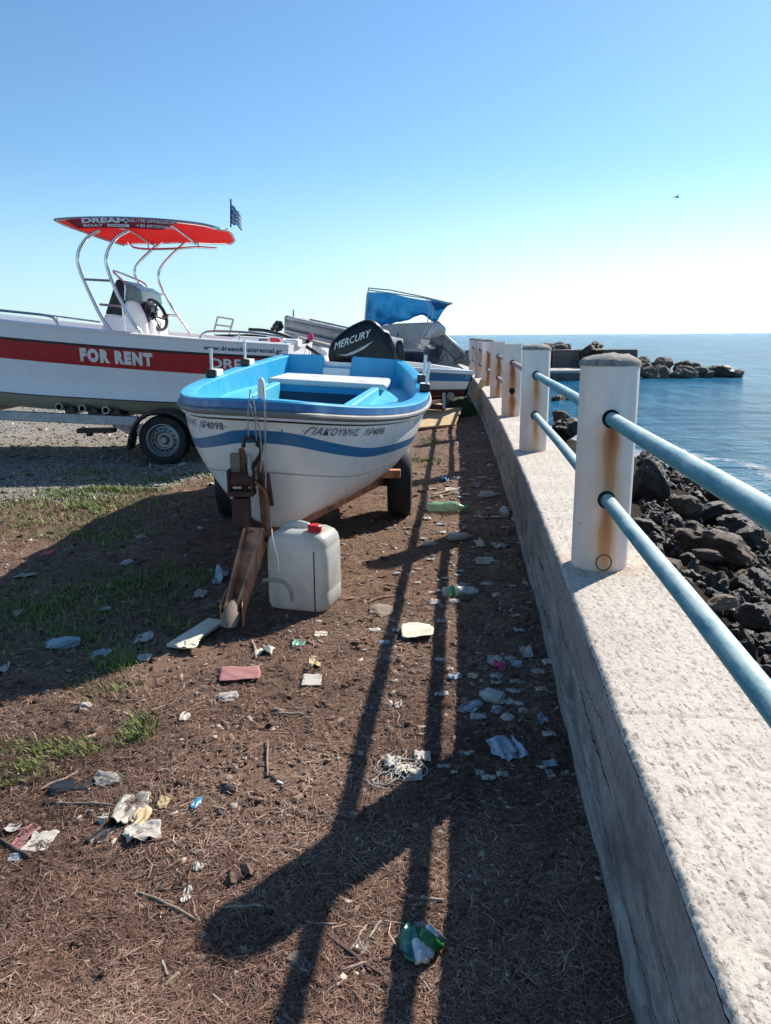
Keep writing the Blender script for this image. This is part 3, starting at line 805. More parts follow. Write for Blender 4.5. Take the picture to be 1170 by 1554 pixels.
# ------------------------------------------------------------------ the blue and white boat (bow to camera)
KB = .95
bb = thing('fishing_boat', 'small white and sky blue open boat facing the camera on a rusty trailer', 'boat', (-.665, 3.80, .07), (R(3.3), 0, R(87.4)))
bb.scale = (KB, KB, KB)
LB = 4.3
zs = curve([(0, 1.085), (.25, 1.055), (.5, 1.03), (1, 1.005), (2, 1.02), (3, 1.08), (4.3, 1.175)])
_b = curve([(0, 0), (.07, .15), (.25, .315), (.5, .475), (1, .70), (1.5, .825), (2, .87), (2.6, .86), (3.4, .78), (4.3, .63)])
bB = lambda u: _b(u)
baseB = curve([(0, .28), (.5, .28), (1.5, .28), (4.3, .40)])
US = .50
def keelB(u): return baseB(u)+((zs(0)-baseB(u))*(1-u/US)**1.15 if u < US else 0)
pB = curve([(0, 1.0), (.4, 1.15), (1.0, .92), (1.8, .72), (4.3, .62)])
def halfB(u, z):
    zk, zt = keelB(u), zs(u)
    q = min(1, max(0, (z-zk)/max(1e-6, zt-zk))); return bB(u)*math.sin(math.acos(1-q))**pB(u)
stT = curve([(0, .94), (.1, .912), (.3, .845), (.6, .778), (1.2, .748), (2.2, .735), (4.3, .85)])
stB = lambda u: stT(u)-.062+.006*min(1, u)
def rowB(zf):
    a, b = 0., US
    for _ in range(40):
        m_ = (a+b)/2
        if keelB(m_) > zf(m_): a = m_
        else: b = m_
    return (b, zf, lambda u: halfB(u, zf(u)))
rowsB = [(US, lambda u: baseB(u), lambda u: 0.)]
for f in (.01, .04, .09, .16, .25, .36, .48, .6, .72, .735, .86): rowsB.append(rowB(lambda u, f=f: baseB(u)+f*(stB(u)-baseB(u))))
rowsB += [rowB(stB), rowB(stT)]
for f in (.3, .65): rowsB.append(rowB(lambda u, f=f: stT(u)+f*(zs(u)-.112-stT(u))))
rowsB += [rowB(lambda u: zs(u)-.114), rowB(lambda u: zs(u)-.104), rowB(lambda u: zs(u)-.045)]
nB = len(rowsB)-1
strips = [0]*nB
strips[11] = 0; strips[12] = 1; strips[9] = 3; strips[nB-2] = 2
M['seam_line'] = mat('seam_grey', (.33, .33, .32), .5)
hull(rowsB, strips, LB, 60, 1.5, 0, 'hull', ['white_paint', 'stripe_blue', 'letter_black', 'seam_line'], bb)
pathB = edge_path(LB, bB, zs, 60, 1.8)
sweep(pathB, [(.014, -.045), (.022, -.006), (.016, .003), (-.075, .004), (-.085, -.004), (-.085, -.03)], 'gunwale_cap', 'deck_blue', bb)
sweep(pathB, [(.010, -.052), (.014, -.014), (.0235, -.012), (.027, -.046), (.022, -.052)], 'gunwale_band', 'shaded_rail_blue', bb)
sweep(pathB, [(.004, -.048), (.026, -.050), (.040, -.058), (.043, -.070), (.036, -.083), (.020, -.088), (.004, -.088)], 'rubber_fender', 'rubber_grey', bb)
sweep(pathB, [(.0, -.089), (.022, -.089), (.024, -.095), (.020, -.102), (.0, -.103)], 'rubbing_strake', 'white_paint', bb)
# interior
zd = lambda u: min(.905, zs(u)-.14) if u < 2.6 else .905+.03*(u-2.6)/1.7
bi = lambda u: max(.01, bB(u)-.085)
mb = MB(); us = [.1+4.14*(i/44)**1.15 for i in range(45)]
for s in (-1, 1):
    mb.grid([[(u, s*bi(u), zs(u)-.01) for u in us], [(u, s*(bi(u)-.004), (zs(u)+zd(u))/2) for u in us], [(u, s*(bi(u)-.02), zd(u)) for u in us]], flip=s < 0)
mb.build('inner_liner', 'deck_blue', bb, local=True)
wo = lambda u: .37+.045*(u-.85)
mb = MB(); O0, O1 = .86, 2.85
usd = sorted(set(us+[O0, O1]))
for s in (-1, 1):
    rows = []
    for u in usd:
        i_ = wo(u) if O0 <= u <= O1 else 0.
        rows.append([(u, s*(bi(u)-.02), zd(u)), (u, s*min(i_, bi(u)-.03), zd(u))])
    mb.grid(rows, flip=s > 0)
mb.build('side_deck', 'deck_pale', bb, local=True)
co = MB()
for s in (-1, 1):
    co.grid([[(u, s*(wo(u)+.015), zd(u)-.01), (u, s*(wo(u)+.01), .975), (u, s*wo(u), .985), (u, s*(wo(u)-.05), .985), (u, s*(wo(u)-.058), .975), (u, s*(wo(u)-.06), .55)] for u in lines((O0, O1, 12))], flip=s < 0)
co.build('coaming_side', 'deck_pale', bb, local=True)
MB().box((O0, 0, .93), (.05, .82, .085)).build('coaming_front', 'deck_pale', bb, local=True, bevel=.008)
MB().box((O0+.22, 0, .955), (.12, .74, .03)).build('thwart', 'deck_pale', bb, local=True, bevel=.006)
MB().box((O0+.22, 0, .905), (.10, .72, .06)).build('thwart_beam', 'shaded_rail_blue', bb, local=True, bevel=.006)
be = MB(); be.box((3.42, 0, .985), (1.00, 1.06, .055)); be.build('stern_bench', 'white_paint', bb, local=True, bevel=.02)
MB().box((2.95, 0, .90), (.05, .98, .115)).build('bench_front', 'deck_blue', bb, local=True, bevel=.008)
MB().box((1.85, 0, .52), (2.0, .80, .03)).build('cockpit_floor', 'cockpit', bb, local=True)
fl = MB(); fl.grid([[(O0+.03, -.33, .53), (O0+.03, .33, .53)], [(O0+.03, -.33, .92), (O0+.03, .33, .92)]])
fl.build('cockpit_bulkhead', 'cockpit', bb, local=True)
fl = MB(); fl.grid([[(2.83, -.42, .53), (2.83, .42, .53)], [(2.83, -.42, .90), (2.83, .42, .90)]], flip=True)
fl.build('cockpit_bulkhead', 'cockpit', bb, local=True)
# transom with motor cut-out
tr = MB(); bt = .63
prof = [(bt-.02, .60), (bt-.01, 1.18), (.165, 1.19), (.15, 1.17), (.145, 1.075), (-.155, 1.07), (-.16, 1.17), (-.175, 1.19), (-bt+.01, 1.18), (-bt+.02, .60)]
ctr = .05
for x0, fl_ in ((LB-.06, 1), (LB-.003, 0)):
    k = len(tr.v); tr.v += [(x0, y+ctr*(abs(y) < .2), z) for y, z in prof]
    f = tuple(range(k, k+len(prof))); tr.f.append(f if fl_ else f[::-1]); tr.m.append(0)
n = len(prof)
for j in range(n): tr.f.append((j, (j+1) % n, n+(j+1) % n, n+j)); tr.m.append(0)
tr.build('transom', 'deck_blue', bb, local=True, smooth=False, bevel=.006)
MB().box((LB-.070, ctr, .985), (.025, .285, .17)).build('transom_pad', 'white_paint', bb, local=True, bevel=.006)
# stem head and oarlocks
sh = MB(); sh.tube([(.035, 0, 1.02), (.03, 0, 1.10), (.018, 0, 1.165), (.015, 0, 1.185), (.014, 0, 1.195)], [.020, .020, .019, .015, .005], 14)
sh.build('stem_head', 'white_paint', bb, local=True)
for u, s in ((2.35, 1), (3.25, 1), (2.15, -1), (2.75, -1)):
    c = Vector((u, s*(bB(u)-.02), zs(u)))
    b = MB(); b.box(c+Vector((.02, 0, .03)), (.22, .075, .055)); b.box(c+Vector((-.11, 0, .03)), (.05, .08, .06), mi=1)
    b = b.build('oarlock_block', ['white_paint', 'black'], bb, local=True, bevel=.008)
    q = MB(); q.tube([c+Vector((-.05, s*.012, .03)), c+Vector((-.05, s*.022, .225))], .013, 8)
    q.build('oarlock_pin', 'white_paint', b, local=True)
# names on both bows
def bowtext(s_, u0, u1, dz):
    def fn(a, b):
        u = u0+(u1-u0)*a; z = zs(u)-.170+dz+b
        return (u, s_*(halfB(u, z)+.006), z)
    return fn
text_on('·ΓΙΑΚΟΥΜΗΣ', bowtext(-1, .15, .525, .0), 'name_lettering', 'letter_dark', bb, 1, .040, bold=.004, shear=.3, spacing=1.1)
text_on('ΛΡ4098', bowtext(-1, .57, .80, .0), 'registration_lettering', 'letter_dark', bb, 1, .040, bold=.004, shear=.3, spacing=1.1)
text_on('ΓΙΑΚΟΥΜΗΣ', bowtext(1, 1.0, .52, .0), 'name_lettering', 'letter_dark', bb, 1, .040, bold=.004, shear=.3, spacing=1.1)
text_on('ΛΡ4098·', bowtext(1, .47, .165, .0), 'registration_lettering', 'letter_dark', bb, 1, .040, bold=.004, shear=.3, spacing=1.1)

# ------------------------------------------------------------------ black outboard
def loft_cowl(prof, half, name, m, parent, layers=((1., .80), (.93, .93), (.72, .99), (.4, 1.)), ctr=None, frame=None):
    """side profile (a, b) inflated to a rounded shell of half-thickness half; frame maps (a, t, b) -> point"""
    cx = sum(p[0] for p in prof)/len(prof); cy = min(p[1] for p in prof)+.35*(max(p[1] for p in prof)-min(p[1] for p in prof))
    mb = MB(); rows = []
    seq = [(-k, s) for k, s in layers]+[(k, s) for k, s in reversed(layers)]
    for k, s in seq: rows.append([frame(cx+(a-cx)*s, k*half, cy+(b-cy)*s) for a, b in prof])
    mb.grid(rows, closed=True); n = len(prof)
    mb.f += [tuple(range(n-1, -1, -1)), tuple(range((len(rows)-1)*n, len(rows)*n))]; mb.m += [0, 0]
    return mb.build(name, m, parent, ang=50)
om = thing('outboard_motor', 'big black outboard motor with white lettering on the stern of the blue and white boat', 'outboard motor', P(552, 552, 8.66*KB))
o0 = P(500, 552, 8.72*KB)
def fr(a, t_, b): return o0+Vector((a, t_, b))*KB
pr_ = smooth_path([(.02, 0, 0), (.0, .10, 0), (.04, .235, 0), (.20, .375, 0), (.36, .455, 0), (.46, .475, 0), (.56, .425, 0), (.64, .31, 0), (.70, .15, 0), (.725, .03, 0)], 5)
pr_ = [(p.x, p.y) for p in pr_]+[(.70, -.01), (.5, -.012), (.3, -.01), (.12, -.012)]
loft_cowl(pr_, .20, 'cowling', 'black_gloss', om, frame=fr)
loft_cowl([(.60, .38), (.655, .345), (.735, .17), (.77, .0), (.72, 0.0), (.69, .16)], .17, 'cowl_rear_trim', 'black', om, frame=fr)
loft_cowl([(.735, .0), (.735, .22), (.75, .25), (.80, .25), (.825, .2), (.83, -.02), (.80, -.06), (.76, -.06)], .09, 'tilt_bracket', 'black', om, frame=fr)
mb = MB(); mb.box(o0+Vector((.40, .05, -.30)), (.30, .22, .58), taper=1.15); mb.build('midsection', 'black', om, bevel=.03)
mb = MB(); mb.box(o0+Vector((.40, .05, -.72)), (.42, .03, .05)); mb.tube([o0+Vector((.2, .05, -.86)), o0+Vector((.3, .05, -.87)), o0+Vector((.62, .05, -.86))], [.02, .055, .05], 12)
mb.box(o0+Vector((.40, .05, -.66)), (.16, .08, .40)); mb.build('lower_unit', 'black', om)
mb = MB()
for k in range(3):
    a = k*2.09; mb.box(o0+Vector((.66, .05+.07*math.cos(a), -.86+.07*math.sin(a))), (.03, .10, .075), (a, .5, 0))
mb.build('propeller', 'black', om)
def mt(a, b):
    x = .075+a; z = .155+.36*a+b; return o0+Vector((x, -.204, z))*KB
# face of the cowling is the flat outer layer
text_on('MERCURY', mt, 'brand_lettering', 'letter_white', om, .40, .075, local=False, bold=.012, shear=.25)
mb = MB(); sw = [(.10, .10), (.20, .105), (.32, .155), (.50, .245), (.40, .165), (.28, .105), (.20, .09)]
mb.v = [o0+Vector((a, -.2035, b))*KB for a, b in sw]; mb.f = [tuple(range(len(sw)))]; mb.m = [0]
mb.build('swoosh_decal', 'motor_silver', om, smooth=False)

# ------------------------------------------------------------------ rusty trailer of the blue boat
tb = thing('boat_trailer', 'rusty boat trailer with wooden beams under the blue and white boat', 'trailer', (-.62, 5.2, 0))
A0 = Vector((-.745, 3.50, .085)); A1 = Vector((-.679, 3.92, .393)); A2 = Vector((-.66, 4.62, .25)); AX = Vector((-.55, 6.0, .27))
mb = MB()
d = (A1-A0)
for off in (-.040, .040):
    mb.beam(A0+Vector((off*.75, .05, 0)), A1+Vector((off*1.25, 0, 0)), .014, .10)
mb.beam(A0+Vector((0, .16, .02)), A1+Vector((0, -.02, .035)), .070, .012)
mb.build('drawbar', 'rust_pink', tb, bevel=.003)
mb = MB(); mb.beam(A1+Vector((0, -.05, -.02)), A2+Vector((0, 0, -.05)), .09, .09); mb.beam(A2+Vector((0, -.1, -.05)), AX+Vector((0, .1, 0)), .09, .08)
mb.build('frame_spine', 'rust', tb, bevel=.004)
mb = MB(); mb.tube([A0+Vector((-.004, -.005, -.03)), A0+Vector((-.002, -.045, -.02)), A0+Vector((0, -.005, .01)), A0+Vector((.004, .08, .045))], [.030, .040, .042, .026], 14)
mb.build('coupling_head', 'wood_grey', tb)
mb = MB()
for s in (-1, 1): mb.box(A0+Vector((s*.045, .095, .02)), (.010, .17, .12), (.35, 0, s*.1), 0, .8)
mb.build('coupling_plate', 'rust_pink', tb, bevel=.003)
for s in (-1, 1):
    e = AX+Vector((s*.52, -.12, .05))
    mb = MB(); mb.beam(A2+Vector((s*.05, .05, 0)), e, .07, .075); mb.build('frame_arm', 'rust_pink', tb, bevel=.004)
mb = MB(); mb.tube([AX+Vector((-.66, 0, 0)), AX+Vector((.66, 0, 0))], .032, 12); mb.build('axle', 'rust_dark', tb)
mb = MB(); mb.beam(AX+Vector((-.50, -.24, .12)), AX+Vector((.66, -.30, .12)), .07, .06); mb.build('timber_bolster', 'rust_pink', tb, bevel=.004)
mb = MB(); mb.box(AX+Vector((.33, -.32, .04)), (.06, .10, .16), (0, 0, .2)); mb.build('timber_chock', 'rust_pink', tb, bevel=.004)
mb = MB(); mb.beam(AX+Vector((-.5, .35, .10)), AX+Vector((.5, .35, .10)), .1, .1); mb.build('timber_bolster', 'wood_grey', tb, bevel=.004)
for s in (-1, 1):
    wheel(tb, tuple(AX+Vector((s*.655, 0, .015))), .285, .19, 'X', 'rust_dark', face=s, holes=0)
# winch post
W0 = A1+Vector((-.02, .03, .0))
mb = MB(); mb.beam(W0+Vector((-.03, .02, -.02)), W0+Vector((-.045, .05, .44)), .03, .05, up=(0, 1, 0)); mb.beam(W0+Vector((.06, .03, -.02)), W0+Vector((.04, .06, .46)), .03, .05, up=(0, 1, 0))
mb.build('winch_post', 'rust', tb, bevel=.003)
wn = MB(); wn.box(W0+Vector((-.045, -.02, .215)), (.135, .10, .025)); wn.box(W0+Vector((-.105, -.02, .275)), (.012, .09, .13)); wn.box(W0+Vector((.015, -.02, .275)), (.012, .09, .13))
wn.box(W0+Vector((-.05, -.02, .12)), (.085, .09, .14)); wn.box(W0+Vector((-.075, 0, .36)), (.05, .03, .12), mi=1)
wn = wn.build('winch', ['rust_dark', 'wood_grey'], tb, bevel=.003)
mb = MB(); mb.tube([W0+Vector((-.1, -.02, .285)), W0+Vector((.015, -.02, .285))], .038, 16); mb.build('winch_drum', 'rust_dark', wn)
mb = MB(); mb.tube([W0+Vector((.02, -.02, .27)), W0+Vector((.095, -.02, .265))], .016, 10); mb.lathe([(.012, .05), (.05, .052), (.054, .062), (.05, .075), (.012, .078)], 9, 'X', c=W0+Vector((.025, -.02, .265)))
mb.box(W0+Vector((.10, -.02, .215)), (.022, .03, .14), (0, -.1, 0)); mb.build('winch_gear', 'rust_dark', wn)
mb = MB(); mb.tube(smooth_path([W0+Vector((.03, -.05, .28)), W0+Vector((.085, -.06, .22)), W0+Vector((.095, -.06, .10)), W0+Vector((.085, -.06, -.02))]), .008, 8); mb.build('crank_rod', 'rust', wn)
mb = MB(); mb.tube([W0+Vector((.07, -.06, -.025)), W0+Vector((.10, -.06, -.025)), W0+Vector((.20, -.06, -.018)), W0+Vector((.215, -.06, -.017))], [.011, .021, .019, .022], 14); mb.build('crank_handle', 'black', wn)
# hook, chain and lines
hk = MB(); H0 = P(383, 676, 3.895)
hk.tube(smooth_path([H0+Vector((-.045, 0, -.01)), H0+Vector((-.035, 0, .03)), H0+Vector((0, 0, .04)), H0+Vector((.035, 0, .02)), H0+Vector((.045, 0, -.03)), H0+Vector((.015, 0, -.09)), H0+Vector((.0, 0, -.10))], 5), .011, 8)
hk.tube(smooth_path([H0+Vector((.03, 0, .035)), H0+Vector((.05, 0, .02)), H0+Vector((.05, 0, 0)), H0+Vector((.035, 0, -.005)), H0+Vector((.02, 0, .01))], 4), .008, 8)
hk.tube(smooth_path([H0+Vector((-.03, 0, -.085)), H0+Vector((-.04, 0, -.11)), H0+Vector((-.005, 0, -.115)), H0+Vector((.01, 0, -.10))], 4), .010, 8)
tag(hk.build('winch_hook', 'black'), 'black iron hook hanging at the bow above the rusty winch', 'hook')
def ropeline(pts, label, r=.0032, m='rope', nm='mooring_rope', grp='thin lines hanging at the bow of the blue boat'):
    p = smooth_path(pts, 6); rs = [r*(1+.18*math.sin(i*2.1)) for i in range(len(p))]
    return tag(MB().tube(p, rs, 7).build(nm, m, ang=180), label, 'rope', grp)
S = P(392, 600, 3.733)
ropeline([S+Vector((.03, 0, .04)), P(402, 610, 3.733), P(403, 650, 3.762), P(404, 700, 3.819), P(404, 742, 3.857)], 'long thin line hanging straight from the right of the stem head to the winch gear')
ropeline([S+Vector((-.02, -.03, .0)), P(385, 605, 3.743), P(390, 635, 3.752), P(395, 655, 3.800), P(398, 690, 3.838), P(396, 716, 3.857)], 'slack grey line winding down the middle of the stem')
ropeline([S+Vector((-.03, -.02, .03)), P(378, 614, 3.743), P(377, 640, 3.762), P(378, 664, 3.857)], 'short frayed line dropping to the left tip of the hook')
ropeline([P(379, 612, 3.743), P(385, 630, 3.752), P(388, 645, 3.772), P(390, 668, 3.857)], 'twisted cord crossing from the short line to the hook eye')
ropeline([P(380, 690, 3.876), P(379, 706, 3.876), P(381, 722, 3.885)], 'pale strap bundle between the hook and the winch drum', .010)
ropeline([P(411, 782, 3.84), P(415, 820, 3.66), P(422, 850, 3.62), P(423, 880, 3.61), P(421, 912, 3.60), P(414, 921, 3.58)], 'thin white cord trailing down in front of the jerrycan', .003)

# ------------------------------------------------------------------ jerrycan
jc = thing('jerrycan', 'large milky white plastic jerrycan with red cap standing by the trailer drawbar', 'jerrycan', (-.425, 3.90, .0), (0, 0, R(-16)))
JW, JD, JH = .335, .27, .415
def rrect(w_, d_, r, n=7):
    o = []
    for cx, cy, a0 in ((w_/2-r, d_/2-r, 0), (-w_/2+r, d_/2-r, 90), (-w_/2+r, -d_/2+r, 180), (w_/2-r, -d_/2+r, 270)):
        for k in range(n+1):
            a = R(a0+90*k/n); o.append((cx+r*math.cos(a), cy+r*math.sin(a)))
    return o
lv = [(.0, .80, .86, .05), (.008, .93, .95, .05), (.03, 1., 1., .055), (.10, 1.0, 1.0, .055), (.105, .985, .985, .055), (.115, 1., 1., .055), (.28, 1., 1., .055), (.33, .995, .995, .055), (.335, .975, .98, .055), (.345, .985, .985, .055), (.375, .95, .96, .06), (.395, .87, .90, .065), (.41, .70, .78, .07), (.418, .45, .55, .06)]
mb = MB(); rows = []
for z, a, b, r in lv: rows.append([(x*(1+.012*math.sin(z*9)), y, z+.012) for x, y in rrect(JW*a, JD*b, r*min(a, b))])
mb.grid(rows, closed=True); n = len(rows[0]); mb.f += [tuple(range(n-1, -1, -1)), tuple(range(len(mb.v)-n, len(mb.v)))]; mb.m += [0, 0]
mb.build('can_body', 'jerry', jc, local=True, ang=60)
mb = MB(); mb.tube(smooth_path([(-.12, 0, .385), (-.10, 0, .428), (-.02, 0, .442), (.035, 0, .43)], 6), [.022]*18+[.016], 12); mb.build('handle', 'jerry', jc, local=True)
mb = MB(); mb.tube([(.085, -.06, .385), (.085, -.06, .44)], .030, 20); mb.build('spout', 'jerry', jc, local=True)
mb = MB(); mb.lathe([(.0005, .463), (.030, .463), (.036, .457), (.037, .428), (.033, .425)], 24, c=(.085, -.06, 0)); mb.build('cap', 'red_plastic', jc, local=True)
mb = MB(); mb.tube([(.105, -JD/2-.0005, .02), (.105, -JD/2-.002, .2), (.105, -JD/2-.0005, .33), (.10, -JD/2+.02, .38)], .0035, 6); mb.build('mould_seam', 'letter_dark', jc, local=True)
hs = MB(); hs.tube(smooth_path([P(401, 881, 3.70), P(415, 880, 3.67), P(432, 884, 3.655), P(442, 897, 3.65), P(444, 912, 3.65)], 6), .011, 10)
tag(hs.build('hose', 'film'), 'short curved grey hose lying against the front of the jerrycan', 'hose')

# ------------------------------------------------------------------ the white rental boat, broadside on its trailer
XW, YA = -2.47, 9.72
ra = thing('motorboat', 'white hire motorboat with a red side stripe and red canopy on a galvanised trailer', 'boat', (XW, YA, 0), (0, R(2.75), R(-1.5)))
LA, U0 = 6.35, 4.95                                   # wheel sits at u = 4.95; local x = u - U0
zsA = curve([(0, 1.72), (1.5, 1.62), (3.2, 1.50), (4.6, 1.425), (5.4, 1.395), (6.35, 1.375)])
bA = curve([(0, .0), (.3, .30), (1, .68), (2, .98), (3.2, 1.12), (4.6, 1.15), (6.35, 1.10)])
zbt = lambda u: zsA(u)-.165+.012*max(0, u-3.2)         # top of black line
rB0 = lambda u: zbt(u)-.028
rB1 = lambda u: rB0(u)-.205
chA = curve([(0, 1.15), (1, .95), (2, .82), (3.2, .735), (4.2, .715), (6.35, .71)])
def yA(u, z):
    q = (zsA(u)-z)/(zsA(u)-chA(u)); return bA(u)*(1-.10*max(0, q)**1.3)
u0f = lambda k: k
rows = [(1.5, lambda u: chA(u)-.27, lambda u: .001), (1.1, lambda u: chA(u)-.235, lambda u: bA(u)*.42), (.85, lambda u: chA(u)-.14, lambda u: bA(u)*.77), (.70, lambda u: chA(u)-.03, lambda u: bA(u)*.865), (.65, lambda u: chA(u)-.012, lambda u: bA(u)*.905),
        (.6, chA, lambda u: yA(u, chA(u))), (.35, rB1, lambda u: yA(u, rB1(u))), (.12, rB0, lambda u: yA(u, rB0(u))), (.09, zbt, lambda u: yA(u, zbt(u))), (0, zsA, bA)]
rows = [(u, z, y) for u, z, y in rows]
ho = hull(rows, [0, 0, 0, 3, 2, 2, 1, 4, 2], LA, 60, 1.2, 2, 'hull', ['bottom', 'red_vinyl', 'white_gel', 'galv', 'letter_black'], ra, rake=.10)
for v in ho.data.vertices: v.co.x -= U0
loc = lambda u, y, z: Vector((u-U0, y, z))
def shift(path): return [p-Vector((U0, 0, 0)) for p in path]
pa = shift(edge_path(LA, bA, zsA, 50, 1.3))
sweep(pa, [(.012, -.012), (.014, .004), (.0, .012), (-.20, .016), (-.21, -.2), (-.195, -.2), (-.19, -.01)], 'gunwale', 'white_gel', ra)
mb = MB(); us = [.4+5.9*i/24 for i in range(25)]
mb.grid([[loc(u, -max(0, bA(u)-.2), zsA(u)-.19) for u in us], [loc(u, max(0, bA(u)-.2), zsA(u)-.19) for u in us]])
mb.build('cockpit_sole', 'white_gel', ra, local=True)
sideA = lambda u0, dz: (lambda a, b: loc(u0+a, -yA(u0+a, rB1(u0+a)+dz+b)-.005, rB1(u0+a)+dz+b))
X2u = lambda X: X-XW+U0
t1 = text_on('FOR RENT', sideA(X2u(-3.36), .058), 'rent_lettering', 'letter_white', ra, .80, .125, bold=.075, spacing=1.26)
text_on('DREAM', sideA(X2u(-1.93), .075), 'name_lettering', 'letter_white', ra, .62, .105, bold=.03)
text_on('BOATS RENTAL', sideA(X2u(-1.93), .040), 'name_lettering', 'letter_white', ra, .40, .020, bold=.01)
text_on('www.dreamboatsrental.gr', lambda a, b: loc(X2u(-2.0)+a, -yA(X2u(-2.0)+a, zbt(X2u(-2.0)+a)+.03+b)-.005, zbt(X2u(-2.0)+a)+.035+b), 'web_lettering', 'letter_dark', ra, .86, .048, bold=.022, spacing=1.08)
# bow rails (world survey points at the near gunwale)
def wtube(nm, pts, r, m='steel', par=None, n=8, sm=True):
    return MB().tube(smooth_path(pts, 6) if sm else pts, r, n).build(nm, m, par)
YN = 8.68; YF = 10.75
wtube('bow_rail', [P(-160, 462, YN), P(-60, 466, YN), P(40, 475, YN), P(76, 480, YN), P(86, 488, YN), P(91, 497, YN)], .014, par=ra)
wtube('bow_rail', [P(-160, 452, YF), P(-40, 466, YF), P(60, 477, YF), P(153, 489, YF)], .014, par=ra)
wtube('rail_stanchion', [P(86, 479, YF), P(91, 497, YF)], .011, par=ra, sm=False)
wtube('stern_rail', [P(304, 514, YN), P(310, 506, YN), P(325, 503, YN), P(380, 505, YN), P(425, 512, YN), P(437, 526, YN)], .014, par=ra)
wtube('rail_stanchion', [P(364, 504, YN), P(363, 518, YN)], .010, par=ra, sm=False)
# T-top: two S-shaped pole pairs
def pole(pts, Y): wtube('canopy_pole', [P(x, y, Y) for x, y in pts], .019, par=ra, n=10)
pole([(152, 349), (132, 362), (119, 385), (121, 408), (135, 442), (155, 482), (171, 505)], YN)
pole([(197, 349), (176, 362), (162, 388), (165, 412), (180, 448), (200, 485), (215, 506)], YN)
pole([(247, 367), (230, 380), (210, 400), (205, 415), (214, 436), (234, 468), (258, 508)], YF)
pole([(283, 367), (262, 386), (245, 406), (241, 421), (247, 440), (268, 476), (292, 510)], YF)
for a, b, Y in (((130, 424), (169, 426), YN), ((152, 462), (187, 465), YN), ((222, 446), (250, 447), YF), ((246, 477), (268, 479), YF)):
    wtube('cross_bar', [P(*a, Y), P(*b, Y)], .013, par=ra, sm=False)
wtube('pole_brace', [P(187, 465, YN), P(191, 505, YN)], .013, par=ra, sm=False)
# grab rail beneath the far edge
wtube('grab_rail', [P(195, 367, YF-.3), P(203, 375, YF-.3), P(225, 378, YF-.3), P(270, 377, YF-.3), P(300, 375, YF-.3), P(330, 377, YF-.3)], .014, par=ra)
for x in (224, 300): wtube('rail_hanger', [P(x, 363, YF-.3), P(x+2, 377, YF-.3)], .010, par=ra, sm=False)
# canopy
x0, x1 = P(72, 333, YN).x, P(348, 345, YN).x
cpt = thing_c = None
def canz(fx, fy): return 2.668-.125*fx**2.6*(1-.8*fy)-.03*(1-fx)**4-.02*(2*fy-1)**2-.012*fy-.5*max(0, fx-.86)**2
rows = []
for i in range(33):
    fx = i/32; r = []
    for j in range(17):
        fy = j/16; ins = .10*max(0, (abs(2*fy-1)-.7)/.3)**2*(1 if fx < .1 or fx > .9 else 0)
        e0 = .0; X = x0+(x1-x0)*fx; sk = -.30*fy*fx+.02
        if fx > .75: X -= .10*((fx-.75)/.25)**2*abs(2*fy-1)**4
        if fx < .25: X += .10*((.25-fx)/.25)**2*abs(2*fy-1)**3
        r.append((X-.30*fy*fx, YN-.03+(YF-YN+.1)*fy, canz(fx, fy)+.010*math.sin(fx*14)*math.sin(fy*9)))
    rows.append(r)
can = MB().grid(rows).build('canopy', 'canopy', ra, solid=.008)
edge = [Vector(rows[i][0]) for i in range(33)]+[Vector(rows[-1][j]) for j in range(1, 17)]+[Vector(rows[i][-1]) for i in range(31, -1, -1)]+[Vector(rows[0][j]) for j in range(15, -1, -1)]
MB().tube(edge, .017, 8, cap=False).build('canopy_frame', 'steel', can)
for fx in (.34, .68):
    i = int(fx*32); MB().tube([Vector(p)+Vector((0, 0, -.025)) for p in rows[i]], .013, 8).build('canopy_bow', 'steel', can)
# side banner hanging along the near edge
bx = lambda f: x0+(x1-x0)*(.09+.65*f)
def bant(f): return canz(.09+.65*f, 0)+.004
def banh(f): return .122*min(1, max(.02, f/.13), max(.02, (1-f)/.16))
rows_b = [[(bx(i/40), YN-.045+.012*k/4, bant(i/40)-banh(i/40)*k/4*.86) for k in range(5)] for i in range(41)]
ban = MB().grid(rows_b).build('side_banner', 'maroon', can, solid=.003)
def bt(f0, dz):
    return lambda a, b: Vector((bx(f0)+a, YN-.056+(.0), bant(f0+a/(.65*(x1-x0)))-.100+dz+b))
text_on('DREAM', bt(.17, .046), 'banner_lettering', 'letter_white', ban, .48, .048, local=False, bold=.05)
text_on('BOAT', bt(.18, .006), 'banner_lettering', 'letter_white', ban, .21, .026, local=False, bold=.03)
tb2 = MB(); tb2.add([Vector(bt(.385, .005)(a, b)) for a, b in ((0, 0), (.23, 0), (.23, .026), (0, .026))], [(0, 1, 2, 3)]); tb2.build('banner_patch', 'letter_white', ban, smooth=False)
text_on('RENTALS', lambda a, b: bt(.40, .009)(a, b)+Vector((0, -.003, 0)), 'banner_lettering', 'maroon', ban, .17, .015, local=False)
text_on('Mob.:+30 6994656534', bt(.535, .058), 'banner_lettering', 'letter_white', ban, .52, .032, local=False, bold=.015)
text_on('+30 6973076635', bt(.63, .010), 'banner_lettering', 'letter_white', ban, .40, .030, local=False, bold=.015)
